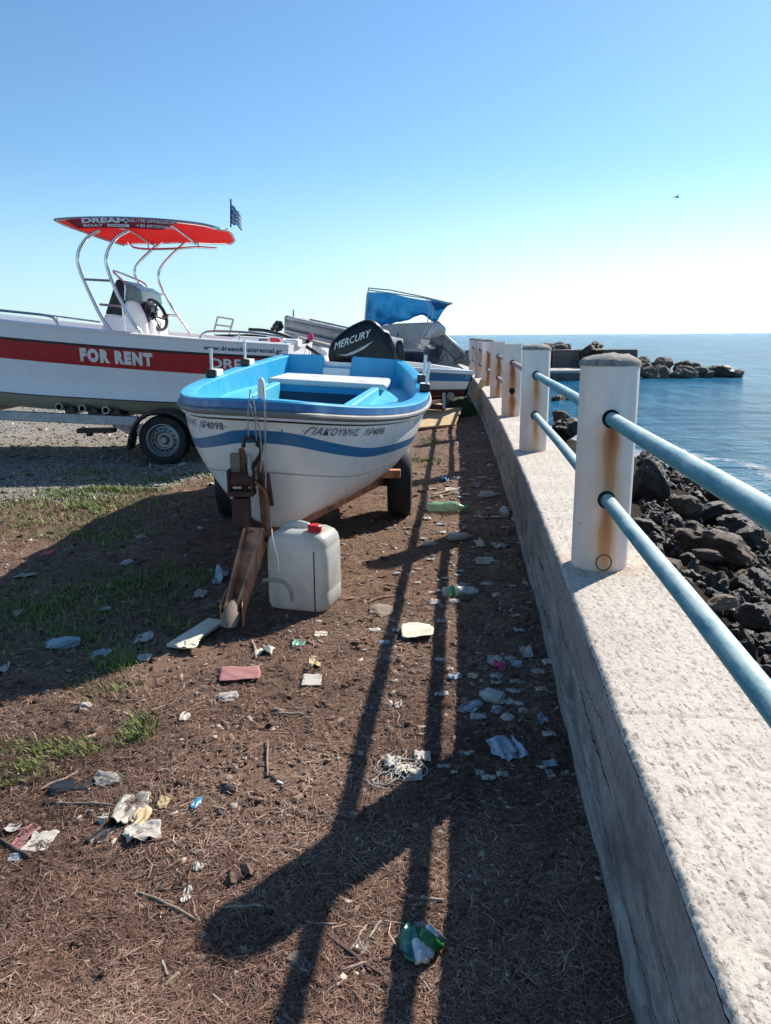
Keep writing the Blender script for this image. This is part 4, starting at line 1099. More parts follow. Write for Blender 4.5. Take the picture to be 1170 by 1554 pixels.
# flag on the aft end
fp = MB().tube([P(351, 345, YN+.5), P(351, 302, YN+.5)], .009, 8).build('flagpole', 'black', ra)
F0 = P(352, 307, YN+.5); rows = []
for i in range(19):
    a = i/18; r = []
    for j in range(10):
        b = j/9; r.append(F0+Vector((.105*a-.02*b+.02*b*a, .03*math.sin(a*7), -.02-.19*b*(1-.15*a)-.11*a+.012*math.sin(a*9+b*3))))
    rows.append(r)
mb = MB(); mb.grid(rows); nq = 9
for k in range(len(mb.f)):
    i, j = divmod(k, nq); white = (j % 2 == 1)
    if i < 7 and j < 5: white = (i == 3 or j == 2)
    mb.m[k] = 1 if white else 0
mb.build('flag', ['flag_blue', 'letter_white'], fp, solid=.002)
# console
YC0, YC1 = 9.25, 10.15
def prism(pts, ya, yb, nm, m, par, bev=.02, dxb=0.):
    mb = MB(); n = len(pts); a = [P(x, y, ya) for x, y in pts]
    vs = a+[p+Vector((dxb, yb-ya, 0)) for p in a]
    mb.add(vs, [tuple(range(n)), tuple(range(2*n-1, n-1, -1))]+[(i, n+i, n+(i+1) % n, (i+1) % n) for i in range(n)])
    return mb.build(nm, m, par, bevel=bev, smooth=False)
con = prism([(153, 512), (158, 478), (166, 472), (186, 479), (190, 455), (204, 455), (216, 475), (222, 490), (226, 512)], YC0, YC1, 'console', 'white_paint', ra, .03)
prism([(160, 476), (176, 426), (180, 423), (189, 430), (188, 462), (187, 478)], YC0-.02, YC1-.1, 'front_screen', 'black_gloss', con, .015)
prism([(189, 430), (202, 432), (214, 440), (217, 458), (206, 456), (190, 455)], YC0+.02, YC1-.05, 'windshield', 'glass', con, .01)
wtube('windshield_rail', [P(190, 456, YC0), P(190, 432, YC0), P(174, 414, YC0+.05), P(178, 412, YC0+.3), P(205, 423, YC1), P(221, 432, YC1), P(223, 445, YC1), P(218, 458, YC1)], .013, par=con)
prism([(204, 453), (222, 468), (218, 470), (206, 460)], YC0+.15, YC1-.15, 'instrument_panel', 'black', con, .006)
MB().box(P(224, 478, 9.5), (.10, .14, .12), (0, .3, 0)).build('helm_mount', 'black', con, bevel=.01)
sw_ = MB(); C0 = P(237, 478, 9.55); ax = Vector((.86, -.35, .32)).normalized(); e1 = ax.cross(Vector((0, 0, 1))).normalized(); e2 = ax.cross(e1)
ring = [C0+(e1*math.cos(a)+e2*math.sin(a))*.185 for a in [2*math.pi*k/32 for k in range(33)]]
sw_.tube(ring, .021, 8, cap=False)
for k in range(5):
    a = k*2*math.pi/5+.3; sw_.tube([C0-ax*.03, C0+(e1*math.cos(a)+e2*math.sin(a))*.18], .012, 6)
sw_.tube([C0-ax*.10, C0+ax*.01], .035, 10); sw_.build('steering_wheel', 'black', con)
MB().tube([P(247, 481, 9.6), P(256, 479, 9.6)], .016, 8).build('throttle_lever', 'black', con)
prism([(226, 512), (227, 485), (233, 488), (236, 512)], YC0+.1, YC1-.2, 'helm_seat', 'white_paint', ra, .02)
# boarding ladder at the stern
ld = MB()
for x in (0, 25): ld.tube([P(325+x*.95, 505+x*.1, YF-.2), P(331+x*.95, 481+x*.16, YF-.2)], .012, 8)
ld.tube([P(331, 481, YF-.2), P(355, 485, YF-.2)], .011, 8); ld.tube([P(328, 493, YF-.2), P(352, 496, YF-.2)], .011, 8)
ld.build('boarding_ladder', 'galv', ra)
# stern well, navigation lamp
MB().box(P(408, 519, 9.3), (.75, .5, .10), (0, .06, 0)).build('stern_locker', 'white_paint', ra, bevel=.02)
MB().box(P(418, 516, 9.0), (.11, .03, .05)).build('stern_lamp', 'red_plastic', ra, bevel=.004)
MB().box(P(400, 516, 9.0), (.10, .03, .018)).build('cleat', 'black', ra, bevel=.004)

# trailer of the rental boat
ta = thing('boat_trailer', 'galvanised trailer with black mudguard and road wheels under the white hire boat', 'trailer', (XW, YA, 0), (0, R(2.75), R(-1.5)))
for y in (-1.02, .78):
    mb = MB(); mb.box((-2.75, y, .462), (4.9, .07, .105)); mb.box((1.0, y, .45), (1.8, .06, .09)); mb.build('frame_rail', 'galv', ta, local=True, bevel=.006)
for x in (-2.3, -.7, 1.6): MB().box((x, -.12, .47), (.08, 1.75, .08)).build('cross_member', 'galv', ta, local=True, bevel=.005)
MB().tube([(0, -1.1, .27), (0, .95, .27)], .035, 12).build('axle', 'galv', ta, local=True)
for px in (90, 125, 161):
    c = P(px, 617.5+(px-90)*.07, 8.70)
    rl = MB(); rl.lathe([(.030, .0), (.043, .0), (.046, .02), (.043, 1.2), (.030, 1.2)], 20, 'Y', c=c); rl = rl.build('roller_tube', 'rim', ta)
    q = MB(); q.tube([c+Vector((0, .05, 0)), c+Vector((0, .06, 0))], .032, 16); q.build('tube_bore', 'hole_shade', rl)
    MB().tube([c+Vector((.085, .08, -.055)), c+Vector((.085, .35, -.055))], .055, 14).build('keel_roller', 'black', rl)
    MB().box(c+Vector((.06, .12, -.10)), (.05, .05, .12)).build('roller_bracket', 'galv', rl)
mb = MB(); mb.box(P(148, 653, 8.85), (.42, .14, .05)); mb.box(P(137, 658, 8.85), (.05, .1, .05)); mb.build('spring_hanger', 'black', ta, bevel=.006)
im = WM[ta.name].inverted()
WC = [(XW, 8.64), (XW+.04, 10.62)]
for (x, y), f in zip(WC, (-1, 1)):
    wheel(ta, (x, y, .275), .282, .175, 'Y', 'rim', face=f)
for (x, y), f in zip(WC, (-1, 1)):
    mb = MB(); rows = []
    for k in range(15):
        a = R(-12+200*k/14); r0 = .37
        rows.append([Vector((x+dx*1, y+dy, .275))+Vector((math.cos(a)*rr, 0, math.sin(a)*rr*.92)) for dx, dy, rr in ((0, -.13, r0-.01), (0, -.13, r0-.045), (0, -.125, r0), (0, .12, r0))])
    rows = [[r[1], r[0], r[2], r[3]] for r in rows]
    mb.grid(rows)
    mb.box((x-.375, y, .26), (.02, .24, .17), (0, .25, 0)); mb.box((x+.37, y, .22), (.02, .24, .2))
    mb.build('mudguard', 'black', ta, solid=.012)
pl = MB(); pl.box((XW+.48, 8.62, .245), (.055, .02, .012)); 
MB().box((XW+.85, 9.6, .33), (.06, 2.0, .10)).build('light_board', 'black', ta, bevel=.006)
MB().box((XW+.53, 8.60, .235), (.10, .02, .022)).build('reflector', 'letter_white', ta, bevel=.003)

# ------------------------------------------------------------------ other boats farther back
def simple_boat(name, label, L, B, zs_, zb, loc_, rot, bands, mats, e=1.3, p=.6, cap='white_paint', rim=.1, deck=.12, stem=.5, bfull=1.0):
    """bands: list of (fraction of side height from top, strip material index) listed from the bottom up"""
    r = thing(name, label, 'boat', loc_, rot)
    bf = curve([(0, 0), (.08*L, .36*B*bfull), (.22*L, .70*B), (.42*L, .95*B), (.6*L, B), (L, .86*B)])
    def half(u, z):
        q = min(1, max(0, (z-zb(u))/(zs_(u)-zb(u)))); return bf(u)*math.sin(math.acos(1-q))**p
    rows = [(stem, zb, lambda u: 0.)]
    for f in (.03, .1, .2): rows.append((stem*(1-f), lambda u, f=f: zb(u)+f*(zs_(u)-zb(u)), lambda u, f=f: half(u, zb(u)+f*(zs_(u)-zb(u)))))
    st = [bands[0][1]]*3
    for f, mi in bands:
        rows.append((stem*(1-f), lambda u, f=f: zb(u)+f*(zs_(u)-zb(u)), lambda u, f=f: half(u, zb(u)+f*(zs_(u)-zb(u))))); st.append(mi)
    hull(rows, st, L, 36, e, None, 'hull', mats, r)
    sweep(edge_path(L, bf, zs_, 30, 1.4), [(.03, -.05), (.035, -.01), (.02, .01), (-rim, .012), (-rim-.01, -deck), (-rim+.005, -deck), (-rim+.01, -.01), (.0, -.05)], 'gunwale', cap, r)
    mb = MB(); us = [.12+(L-.16)*i/20 for i in range(21)]
    mb.grid([[(u, -max(.005, bf(u)-rim), zs_(u)-deck) for u in us], [(u, max(.005, bf(u)-rim), zs_(u)-deck) for u in us]])
    mb.build('deck', cap, r, local=True)
    return r
# C: blue, white and dark red boat, bow by the wall
cb = simple_boat('fishing_boat', 'boat with blue and white sides and dark red bottom, bow nearly touching the parapet', 4.2, .78,
    curve([(0, .81), (1, .88), (2.2, .96), (4.2, 1.10)]), curve([(0, .40), (1, .36), (4.2, .40)]), (1.47, 12.95, 0), (0, 0, R(150)),
    [(.30, 0), (.56, 1), (.60, 1), (.93, 2), (1., 1)], ['antifoul', 'white_paint', 'stripe_blue'], stem=.16, bfull=.75)
mb = MB()
c = P(683, 601, 12.9); mb.lathe([(.0005, -.03), (.055, -.03), (.063, -.02), (.063, .02), (.055, .03), (.0005, .03)], 20, 'Y', c=c)
ct = thing('boat_trailer', 'low rusty trailer with a pale bow roller under the dark red boat bottom', 'trailer', (.6, 13.8, 0))
mb.build('bow_roller', 'rim', ct)
mb = MB(); mb.beam((.95, 12.95, .22), (-1.6, 14.9, .28), .09, .08); mb.build('frame_spine', 'rust_dark', ct)
mb = MB(); mb.beam((.2, 12.75, .22), (1.0, 14.2, .22), .07, .07); mb.build('axle', 'rust_dark', ct)
mb = MB(); mb.beam((.98, 12.95, .2), (.98, 13.0, .46), .05, .05, up=(0, 1, 0)); mb.build('roller_post', 'galv', ct)
wheel(ct, (.22, 12.9, .2), .2, .12, 'Y', 'rust_dark', holes=0)
wheel(ct, (.95, 14.3, .2), .2, .12, 'Y', 'rust_dark', face=1, holes=0)
# F: navy boat with cabin, grey outboard tilted up, torn tarpaulin
fb = simple_boat('cabin_boat', 'navy boat with pale cabin standing behind the blue striped boat', 5.2, .95,
    curve([(0, 1.45), (2, 1.25), (5.2, 1.14)]), curve([(0, .6), (2, .45), (5.2, .5)]), (-3.3, 18.6, 0), (0, 0, R(-31)),
    [(.5, 0), (.8, 0), (1., 0)], ['navy', 'white_paint'], cap='grey_hull')
cabn = MB()
pts = [(560, 530), (566, 496), (600, 491), (652, 489), (640, 512), (632, 530)]
def wprism(pts, Y, depth, nm, m, par, bev=.03):
    mb = MB(); n = len(pts); a = [P(x, y, Y) for x, y in pts]; vs = a+[p+Vector((.25*depth, depth, 0)) for p in a]
    mb.add(vs, [tuple(range(n)), tuple(range(2*n-1, n-1, -1))]+[(i, n+i, n+(i+1) % n, (i+1) % n) for i in range(n)])
    return mb.build(nm, m, par, bevel=bev, smooth=False)
wprism(pts, 16.2, 1.1, 'cabin', 'grey_hull', fb)
wtube('cabin_rod', [P(604, 505, 16.1), P(600, 520, 16.1)], .012, 'black', fb, sm=False)
wtube('grab_rail', [P(585, 527, 16.0), P(605, 519, 16.0), P(640, 523, 16.0), P(660, 531, 16.0)], .014, par=fb)
# tilted outboard
fo2 = thing('outboard_motor', 'grey outboard motor tilted up over the parapet end of the navy cabin boat', 'outboard motor', P(660, 530, 15.9))
def f2(a, t_, b): return P(639, 516, 15.9)+Vector((a, t_, b))
pr2 = [(p.x, p.y) for p in smooth_path([(0, .02, 0), (.10, .17, 0), (.20, .33, 0), (.34, .37, 0), (.47, .25, 0), (.46, .13, 0), (.33, .05, 0), (.16, .0, 0), (0, .02, 0)], 4)][:-1]
loft_cowl(pr2[::-1], .17, 'cowling', 'motor_silver', fo2, frame=f2)
mb = MB(); mb.tube([P(655, 513, 15.9), P(668, 521, 15.9)], [.15, .13], 14); mb.build('cowl_skirt', 'grille', fo2)
mb = MB(); mb.beam(P(664, 510, 15.9), P(696, 542, 15.9), .13, .20); mb.build('midsection', 'grille', fo2, bevel=.03)
mb = MB(); mb.beam(P(672, 506, 15.85), P(705, 536, 15.85), .05, .05); mb.build('leg_trim', 'motor_silver', fo2, bevel=.01)
mb = MB(); mb.tube([P(688, 551, 15.9), P(700, 545, 15.9), P(711, 538, 15.9)], [.05, .07, .03], 12); mb.beam(P(692, 545, 15.9), P(712, 552, 15.9), .03, .13); mb.build('lower_unit', 'grille', fo2)
mb = MB()
for k in range(3):
    a = k*2.1; mb.box(P(706, 541, 15.9)+Vector((.07*math.cos(a), .09*math.sin(a), .07*math.cos(a))), (.02, .10, .09), (a, .7, 0))
mb.build('propeller', 'motor_silver', fo2)
mb = MB(); mb.box(P(662, 540, 15.9), (.14, .25, .42), (0, .3, 0)); mb.build('clamp_bracket', 'black', fo2, bevel=.02)
mb = MB(); mb.tube([P(668, 548, 15.6), P(676, 536, 15.6), P(680, 548, 15.6)], .012, 6); mb.build('fuel_line', 'black', fo2)
# bimini
bi2 = thing('torn_awning', 'torn blue tarpaulin awning sagging from a thin frame above the navy boat', 'awning', P(600, 520, 16.4))
YB0, YB1 = 15.9, 17.6
for nm, pts in (('awning_frame', [P(554, 492, YB0), P(560, 437, YB0)]), ('awning_frame', [P(560, 437, YB0), P(590, 440, YB0), P(640, 450, YB0), P(686, 461, YB0)]), ('awning_frame', [P(560, 440, YB1), P(640, 452, YB1), P(684, 461, YB1)]), ('awning_strut', [P(648, 491, YB0), P(649, 478, YB0), P(652, 470, YB0), P(646, 452, YB0)]), ('awning_strut', [P(654, 490, YB0), P(657, 466, YB0), P(648, 452, YB0)]), ('awning_strut', [P(562, 455, YB0), P(574, 443, YB0)])):
    wtube(nm, pts, .013 if nm == 'awning_frame' else .009, 'galv', bi2, sm=False)
top = curve([(0, 443), (.25, 445), (.5, 452), (.75, 457), (1, 462)]); bot = curve([(0, 493), (.12, 496), (.3, 492), (.55, 485), (.72, 478), (.88, 488), (.96, 475), (1, 464)])
rows = []
for i in range(49):
    a = i/48; r = []
    for j in range(17):
        b = j/16; px = (558 if b < .01 else 557)+a*(118+10*(1-b))-4*b*(1-a); rag = 2.2*N(a*14, 2)*b
        q = P(px, top(a)+(bot(a)+rag-top(a))*b, YB0+.06+.9*math.sin(b*2.2)*(.35+.65*a*(1-a)*2)+.10*fbm(a*5, b*3, 1, 3)); r.append(q)
    rows.append(r)
MB().grid(rows).build('tarpaulin', 'tarp', bi2, ang=180)
rows = []
for i in range(13):
    a = i/12; rows.append([P(648+a*37, 453+a*8.5, YB0+.03).lerp(P(660+a*24, 466-a*4+3*math.sin(a*5), YB0+.5), j/6)+Vector((0, 0, .02*math.sin(j+a*4))) for j in range(7)])
MB().grid(rows).build('tarpaulin_flap', 'tarp', bi2, ang=180)
# E: grey flat-ended dinghy pitched up
eb = thing('grey_dinghy', 'grey flat ended dinghy pitched up behind the black outboard', 'boat', P(500, 510, 12.6))
def strip_world(pa, pb, Y0, Y1, nm, m, par, th=.02):
    rows = []
    n = 12
    for i in range(n+1):
        t_ = i/n; Y = Y0+(Y1-Y0)*t_
        a = P(pa[0][0]+(pa[1][0]-pa[0][0])*t_, pa[0][1]+(pa[1][1]-pa[0][1])*t_, Y); b = P(pb[0][0]+(pb[1][0]-pb[0][0])*t_, pb[0][1]+(pb[1][1]-pb[0][1])*t_, Y-.04)
        rows.append([a, a.lerp(b, .5)+Vector((0, -.02, 0)), b])
    return MB().grid(rows).build(nm, m, par, solid=th)
Y0, Y1 = 12.4, 12.7
strip_world(((435, 481), (590, 515)), ((433, 499), (590, 535)), Y0, Y1, 'side_panel', 'grey_hull', eb)
strip_world(((433, 499), (590, 535)), ((437, 505), (590, 543)), Y0-.05, Y1-.05, 'rubbing_strake', 'galv', eb, .05)
strip_world(((437, 505), (590, 543)), ((450, 512), (590, 560)), Y0, Y1, 'lower_side', 'grey_hull', eb)
strip_world(((434, 481), (590, 515)), ((436, 483), (590, 517)), Y0-.02, Y1-.02, 'gunwale', 'galv', eb, .06)
mb = MB(); a = [P(434, 480, Y0), P(433, 505, Y0-.03), P(452, 513, Y0)]; b = [p+Vector((.25, 1.25, 0)) for p in a]
mb.add(a+b, [(0, 1, 4, 3), (1, 2, 5, 4)]); mb.build('end_board', 'grey_hull', eb, solid=.03)
mb = MB(); a = [P(435, 481, Y0), P(590, 515, Y1)]; b = [p+Vector((.25, 1.25, 0)) for p in a]
mb.add([b[0], b[1], b[1]+Vector((0, 0, -.3)), b[0]+Vector((0, 0, -.3))], [(0, 1, 2, 3)]); mb.build('side_panel', 'grey_hull', eb, solid=.03)
mb = MB(); mb.add([a[0]+Vector((.1, .03, -.24)), a[1]+Vector((0, .03, -.28)), b[1]+Vector((0, 0, -.28)), b[0]+Vector((.1, 0, -.24))], [(0, 1, 2, 3)]); mb.build('floor_panel', 'grey_hull', eb, solid=.03)
MB().tube([P(446, 482, 12.5), P(446, 470, 12.5)], .013, 8).build('rowlock_pin', 'galv', eb)
mb = MB()
for x, y_ in ((-1.35, 12.75), (.0, 13.2)): mb.box((x, y_, .58), (.12, .9, 1.16 if x < -1 else 1.0), taper=.8)
ts = thing('trestle', 'timber trestle carrying the grey dinghy', 'trestle', (-.7, 13, 0))
MB().box((-1.30, 12.9, .60), (.10, .9, 1.2), taper=.8).build('trestle_leg', 'wood_grey', ts, bevel=.01)
MB().box((-.10, 13.1, .50), (.10, .9, 1.0), taper=.8).build('trestle_leg', 'wood_grey', ts, bevel=.01)
MB().beam((-1.4, 12.9, 1.2), (.1, 13.1, 1.0), .1, .08).build('trestle_beam', 'wood_grey', ts, bevel=.01)
tag(MB().box(P(486, 496, 13.2), (.32, .5, .16), (0, .25, .2), taper=.6).build('canvas_bundle', 'dark_green', bevel=.03, sub=1), 'dark green canvas bundle lying on top of the grey dinghy', 'bundle')
mb = MB(); mb.tube([P(417, 499, 12.6), P(424, 494, 12.6), P(430, 492, 12.6)], [.06, .09, .05], 10); mb.tube([P(412, 500, 12.6), P(418, 498, 12.6)], .03, 8)
tag(mb.build('black_winch', 'black'), 'black lumpy deck winch at the raised end of the grey dinghy', 'winch')
# D: white boat between hire boat and outboard
db = simple_boat('white_dinghy', 'white dinghy with dark trimmed gunwale between the hire boat stern and the black outboard', 3.9, .70,
    curve([(0, 1.10), (1, 1.17), (2.4, 1.30), (3.9, 1.44)]), curve([(0, .75), (1, .62), (3.9, .8)]), (-.80, 10.6, 0), (0, 0, R(117)),
    [(.5, 0), (.9, 0), (1., 1)], ['white_paint', 'black'], cap='white_paint', stem=.4)
tag(MB().tube(smooth_path([P(378, 500, 10.2), P(410, 503, 10.3), P(450, 517, 10.2), P(487, 540, 10.0)]), .022, 8).build('rubbing_strip', 'black'), '', '')
bpy.data.objects['rubbing_strip'].parent = db
for v in bpy.data.objects['rubbing_strip'].data.vertices: v.co = WM[db.name].inverted() @ v.co
mb = MB(); mb.tube([P(448, 513, 10.3), P(449, 522, 10.3)], .055, 12); mb.build('deck_vent', 'white_paint', db)
mb = MB(); mb.beam((-1.2, 11.2, .6), (-1.9, 12.8, .7), .9, .12); dtr = thing('boat_trolley', 'low trolley beneath the white dinghy, mostly hidden', 'trolley', (-1.5, 12, 0)); mb.build('trolley_bed', 'rust_dark', dtr)
for x, y_ in ((-1.05, 11.6), (-1.95, 11.3), (-1.5, 12.9)): MB().box((x, y_, .3), (.1, .1, .6)).build('trolley_leg', 'rust_dark', dtr)
mb = MB(); c = P(472, 511, 10.3); mb.lathe([(.0005, -.05), (.035, -.04), (.042, 0), (.03, .035), (.0005, .04)], 14, 'Z', c=c); 
fl2 = thing('fender_float', 'small pink float on a black stalk between the white dinghy and grey dinghy', 'float', c); mb.build('float', 'pink', fl2)
MB().tube([P(471, 513, 10.3), P(463, 524, 10.3)], .022, 8).build('stalk', 'black', fl2)

# boards and net by the far wall
tag(MB().add([G(612, 652, .03), G(690, 645, .03), G(702, 616, .20), G(655, 612, .18)], [(0, 1, 2, 3)]).build('plywood_sheet', 'wood_pale', solid=.03, smooth=False), 'yellow plywood sheet lying in the sun in front of the dark red boat bottom', 'plywood')
tag(MB().beam(P(718, 609, 13.0), P(733, 577, 13.1), .10, .022, up=(0, 1, 0)).build('wooden_plank', 'wood_pale', bevel=.003), 'yellowed plank leaning on the parapet beside the boat bow', 'plank')
rows = [[(1.02+.55*i/10, 13.2+1.0*j/8, .02+.42*max(0, math.sin(math.pi*(i+.5)/11))**.5*(.75+.3*fbm(i*.4, j*.5, 2, 3))*(1 if j else .1)) for j in range(9)] for i in range(11)]
tag(MB().grid(rows).build('net_heap', 'dark_green', ang=60), 'heap of dark green netting between the boat bow and the parapet', 'net')

# ------------------------------------------------------------------ ground litter
def fast_mesh(name, V, F4, tint_, m, label, cat):
    me = bpy.data.meshes.new(name); me.vertices.add(len(V)); me.vertices.foreach_set('co', V.astype(np.float32).ravel())
    nf = len(F4); me.loops.add(nf*4); me.loops.foreach_set('vertex_index', F4.astype(np.int32).ravel())
    me.polygons.add(nf); me.polygons.foreach_set('loop_start', np.arange(0, nf*4, 4, dtype=np.int32))
    me.update(calc_edges=True); me.materials.append(M[m])
    a = me.attributes.new('tint', 'FLOAT', 'POINT'); a.data.foreach_set('value', tint_.astype(np.float32))
    o = bpy.data.objects.new(name, me); COL.objects.link(o)
    return tag(o, label, cat, kind='stuff')
def tint_mat(name, stops, rough=.85, spec=.25):
    t = NT(name); c = t.ramp(t.attr('tint'), stops)
    return t.fin(c, rough, Specular_IOR_Level=spec)
M['needles'] = tint_mat('dry_needles', [(0, (.035, .018, .013)), (.3, (.14, .078, .055)), (.6, (.275, .162, .116)), (.85, (.44, .305, .225)), (1, (.62, .50, .39))])
M['chips'] = tint_mat('wood_chips', [(0, (.035, .022, .017)), (.45, (.13, .078, .055)), (.8, (.27, .185, .14)), (1, (.46, .38, .31))])
M['grit'] = tint_mat('grit_stones', [(0, (.07, .06, .052)), (.5, (.22, .20, .175)), (.85, (.40, .375, .34)), (1, (.58, .56, .52))])
M['grass'] = tint_mat('grass_blades', [(0, (.045, .085, .016)), (.5, (.13, .21, .040)), (.8, (.25, .29, .08)), (1, (.42, .35, .17))], .6)
def scatter(n, y0=1.05, y1=12.5, pw=1.0, xl=-1.02):
    u = NP.random(n); y = 1/(1/y0+(1/y1-1/y0)*u) if pw else y0+(y1-y0)*u
    xmin = np.maximum(-.72*y-.75, -7.5); xr = wx_np(y)-.005; x = xmin+(xr-xmin)*NP.random(n); return x, y
def wx_np(y): return .345+.1185*y-.0017*y*y
# needles
n = 225000; x, y = scatter(n)
keep_ = np.array([(fbm(a*1.4, b*1.4, 6., 3) > -.55+.9*NP.random()*.6-.25) and gravel_f(a, b) < .25+.6*NP.random()**3 for a, b in zip(x, y)])
x, y = x[keep_], y[keep_]; n = len(x)
z = np.array([hz(a, b) for a, b in zip(x, y)])
ang = NP.random(n)*math.pi*2; sc_ = .7+.24*y
ln = (.0045+.018*NP.random(n)**2.2+.02*(NP.random(n) > .965))*sc_**.8; wd = (.00045+.0007*NP.random(n)**1.5)*sc_
dx, dy = np.cos(ang), np.sin(ang); arch = ln*(.05+.35*NP.random(n)**2)*.6; til = (NP.random(n)-.5)*ln*.5
V = np.zeros((n, 6, 3)); bend = (NP.random(n)-.5)*ln*.8
for k, s in enumerate((-1, 0, 1)):
    cx = x+dx*ln*s-dy*bend*(1-s*s); cy = y+dy*ln*s+dx*bend*(1-s*s); cz = z+.003+arch*(1-s*s)+np.maximum(0, til*s)+.004*NP.random(n)
    for j, q in enumerate((-1, 1)):
        V[:, k*2+j, 0] = cx-dy*wd*q; V[:, k*2+j, 1] = cy+dx*wd*q; V[:, k*2+j, 2] = cz+wd*.3*q
b_ = np.arange(n)*6
F = np.stack([np.stack([b_, b_+1, b_+3, b_+2], 1), np.stack([b_+2, b_+3, b_+5, b_+4], 1)], 1).reshape(-1, 4)
tvar = np.array([.30*fbm(a*1.3, b*1.3, 21., 3)+.12*fbm(a*6, b*6, 4., 2) for a, b in zip(x, y)])
tn = np.repeat(np.clip(NP.normal(.44, .19, n)+tvar, 0, 1), 6)
fast_mesh('needle_litter', V.reshape(-1, 3), F, tn, 'needles', 'carpet of dry brown needles and fibres', 'litter')
# chips and grit share a generator: squashed boxes with ragged corners
def lumps(n, x, y, size, flat, tintv, name, m, label, cat, lift=.3):
    z = np.array([hz(a, b) for a, b in zip(x, y)])
    base = np.array([[sx_, sy_, sz_] for sz_ in (-1, 1) for sy_ in (-1, 1) for sx_ in (-1, 1)], float)
    V = base[None]*(.62+.45*NP.random((n, 8, 3)))
    V[:, :, 0] *= (size*(.8+1.2*NP.random(n)))[:, None]; V[:, :, 1] *= (size*(.45+.5*NP.random(n)))[:, None]; V[:, :, 2] *= (size*flat*(.6+.8*NP.random(n)))[:, None]
    tl = (NP.random(n)-.5)*.9; c, s = np.cos(tl)[:, None], np.sin(tl)[:, None]
    V[:, :, 0], V[:, :, 2] = V[:, :, 0]*c-V[:, :, 2]*s, V[:, :, 0]*s+V[:, :, 2]*c
    a = NP.random(n)*6.283; c, s = np.cos(a)[:, None], np.sin(a)[:, None]
    V[:, :, 0], V[:, :, 1] = V[:, :, 0]*c-V[:, :, 1]*s+x[:, None], V[:, :, 0]*s+V[:, :, 1]*c+y[:, None]
    V[:, :, 2] += (z+size*flat*lift)[:, None]
    q = np.array([(0, 2, 3, 1), (4, 5, 7, 6), (0, 1, 5, 4), (2, 6, 7, 3), (0, 4, 6, 2), (1, 3, 7, 5)])
    F = (np.arange(n)[:, None, None]*8+q[None]).reshape(-1, 4)
    fast_mesh(name, V.reshape(-1, 3), F, np.repeat(tintv, 8), m, label, cat)
n = 19000; x, y = scatter(n); sz = (.003+.0105*NP.random(n)**2.3)*(.75+.22*y)
lumps(n, x, y, sz, .22, np.clip(NP.normal(.5, .26, n), 0, 1), 'wood_chip_litter', 'chips', 'scattered small wood chips and bark crumbs', 'litter')
n = 5200; x, y = scatter(n); kk = NP.random(n); xs2 = np.where(kk < .55, wx_np(y)-NP.random(n)**1.5*.75, x)
x = np.minimum(xs2, wx_np(y)-.01); sz = (.0018+.0045*NP.random(n)**3)*(.75+.24*y)
lumps(n, x, y, sz, .6, np.clip(NP.normal(.55, .25, n), 0, 1), 'grit_specks', 'grit', 'pale grit and shell specks strewn over the soil', 'grit')
n = 30000; x, y = scatter(n, 2.5, 17); g_ = np.array([gravel_f(a, b) > .35+.3*NP.random() for a, b in zip(x, y)]); x, y = x[g_], y[g_]; n = len(x)
sz = (.003+.006*NP.random(n)**2)*(.7+.2*y)**.8
lumps(n, x, y, sz, .6, np.clip(NP.normal(.6, .24, n), 0, 1), 'loose_gravel', 'grit', 'loose grey gravel around the hire boat trailer', 'gravel')
# grass
pts = []
def tuft(px, py, rx, ry, cnt_, hgt, dry=.3):
    cnt_ = int(cnt_*1.6); hgt *= .85
    c = G(px, py)
    for _ in range(cnt_):
        a = rnd.random()*6.283; r = rnd.random()**.8*1.35; X = c.x+rx*r*math.cos(a); Y = c.y+ry*r*math.sin(a)
        if fbm(X*4.5, Y*4.5, 7., 4) < -.42+.45*r*r+.5*(rnd.random()-.5): continue
        pts.append((X, Y, hgt*(.5+.7*rnd.random()), dry))
for a in [(135, 775, .75, .75, 2600, .05, .35), (95, 755, .6, .35, 900, .045, .3), (160, 815, .35, .3, 700, .045, .4), (165, 745, .45, .12, 700, .06, .2), (30, 800, .5, .5, 500, .04, .7),
          (60, 930, .8, .55, 2400, .05, .15), (200, 890, .7, .45, 1500, .045, .15), (120, 970, .5, .3, 800, .045, .15), (185, 1008, .10, .10, 200, .07, .15), (180, 1050, .22, .10, 160, .05, .7),
          (60, 1138, .17, .08, 420, .03, .6), (110, 1140, .11, .07, 330, .03, .6), (45, 1165, .12, .05, 330, .03, .5), (15, 1185, .09, .05, 200, .03, .6), (215, 1100, .06, .08, 210, .036, .5), (205, 1120, .06, .05, 120, .04, .3), (170, 1535, .05, .05, 50, .04, .5),
          (250, 730, 1., .5, 700, .05, .3), (140, 720, .8, .4, 500, .05, .3), (640, 700, .22, .3, 300, .05, .3), (655, 672, .2, .4, 200, .05, .4), (560, 660, .5, .4, 200, .05, .5), (640, 640, .5, .5, 250, .08, .5), (790, 880, .06, .3, 60, .04, .7)]: tuft(*a)
n = len(pts); A = np.array(pts); x, y, h = A[:, 0], A[:, 1], A[:, 2]
z = np.array([hz(a, b) for a, b in zip(x, y)]); ang = NP.random(n)*6.283; ln = h*(.3+1.0*NP.random(n)); wd = (.0010+.0009*NP.random(n))*(.7+.25*y)
V = np.zeros((n, 6, 3)); dx, dy = np.cos(ang), np.sin(ang)
for k, (f, l, ww) in enumerate(((0, 0, 1), (.6, .35, .75), (1., 1., .12))):
    for j, q in enumerate((-1, 1)):
        V[:, k*2+j, 0] = x+dx*ln*l-dy*wd*ww*q; V[:, k*2+j, 1] = y+dy*ln*l+dx*wd*ww*q; V[:, k*2+j, 2] = z+h*f-.004
b_ = np.arange(n)*6
